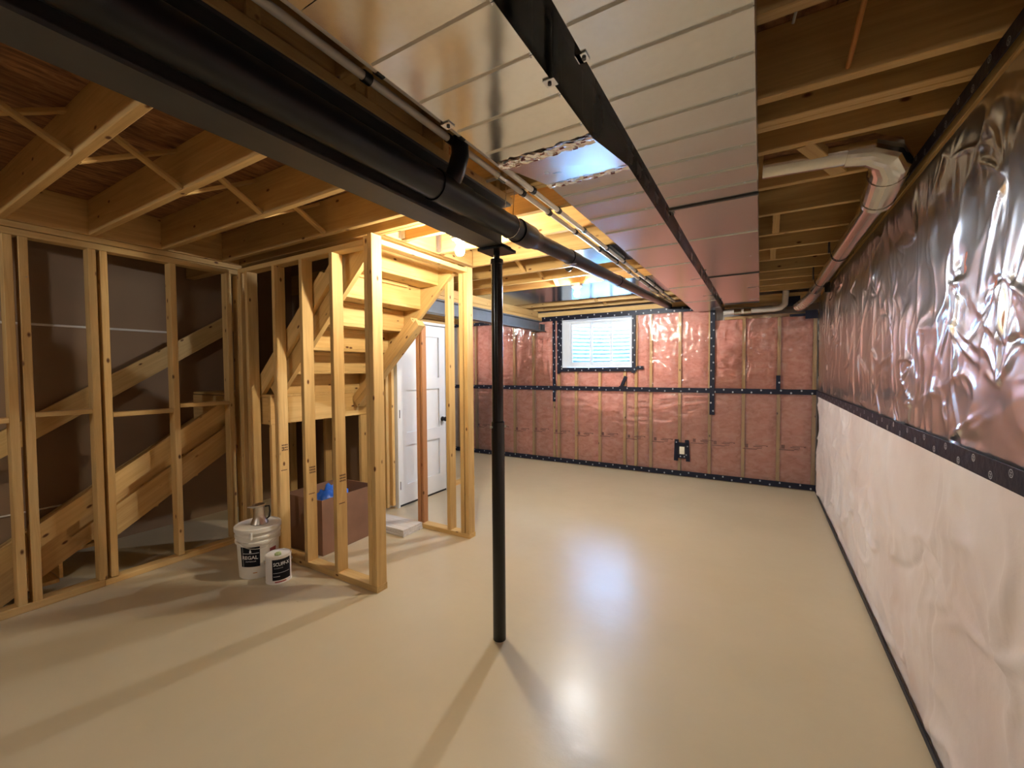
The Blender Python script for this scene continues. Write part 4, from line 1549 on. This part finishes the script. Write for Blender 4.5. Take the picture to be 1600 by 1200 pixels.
tube('bail_handle', pk, hb, .0018, 'brushed_steel', 6)
v, f = [], []
bm = bmesh.new()
bmesh.ops.create_icosphere(bm, subdivisions=2, radius=.022)
for vv in bm.verts:
    vv.co.z *= .62
    vv.co *= 1 + .25 * math.sin(vv.co.x * 220) * math.cos(vv.co.y * 190)
me = bpy.data.meshes.new('scrap')
bm.to_mesh(me)
bm.free()
gs = link('sponge_scrap', me, None, T(kx + .035, ky - .02, .2045), 'green_sponge')
tag(gs, 'pale green sponge scrap lying on the paint can lid', 'scrap')

# cardboard box
bang = math.radians(2.5)
bx = thing('cardboard_box', (-3.30, 2.40, 0), 'open brown cardboard box behind the short stud wall', 'box')
RZ = T(-3.30, 2.40, 0) @ Matrix.Rotation(bang, 4, 'Z')
bx.rotation_euler.z = bang
hw, hd, hh, t = .245, .285, .455, .006


def bxpart(name, x0, x1, y0, y1, z0, z1):
    v, f = [], []
    box_vf(x0, x1, y0, y1, z0, z1, v, f)
    return link(name, from_py(name, v, f), bx, RZ, 'cardboard')


bxpart('side_panel', -hw, hw, -hd, -hd + t, 0.001, hh)
bxpart('side_panel', -hw, hw, hd - t, hd, 0.001, hh)
bxpart('side_panel', -hw, -hw + t, -hd + t, hd - t, 0.001, hh)
bxpart('side_panel', hw - t, hw, -hd + t, hd - t, 0.001, hh)
bxpart('bottom_panel', -hw + t, hw - t, -hd + t, hd - t, 0.001, .009)
# blue plastic bag in the box
bm = bmesh.new()
bmesh.ops.create_icosphere(bm, subdivisions=4, radius=1)
for vv in bm.verts:
    c = vv.co
    n = 1 + .16 * math.sin(c.x * 7 + c.z * 3) * math.cos(c.y * 6) + .08 * math.sin(c.x * 17 + c.y * 13)
    vv.co = Vector((c.x * .15 * n, c.y * .17 * n, c.z * .22 * n))
me = bpy.data.meshes.new('bag')
bm.to_mesh(me)
bm.free()
for p in me.polygons:
    p.use_smooth = True
bag = link('plastic_bag', me, None, T(-3.24, 2.36, .265), 'blue_plastic')
tag(bag, 'crumpled bright blue plastic bag sticking out of the cardboard box', 'bag')

# stack of pale planks on the floor
sl_ = thing('plank_stack', (-2.98, 2.86, 0), 'low stack of whitewashed planks on the floor by the stud opening', 'planks')
for i in range(3):
    bbox('plank', sl_, -3.28 + .004 * i, -2.755 - .003 * i, 2.735 + .002 * i, 2.985 - .002 * (i % 2), .001 + .021 * i, .021 + .021 * i, 'grey_board')
boxes('white_label', sl_, [(-2.754, -2.7535, 2.80, 2.83, .012, .02)], 'label_white')
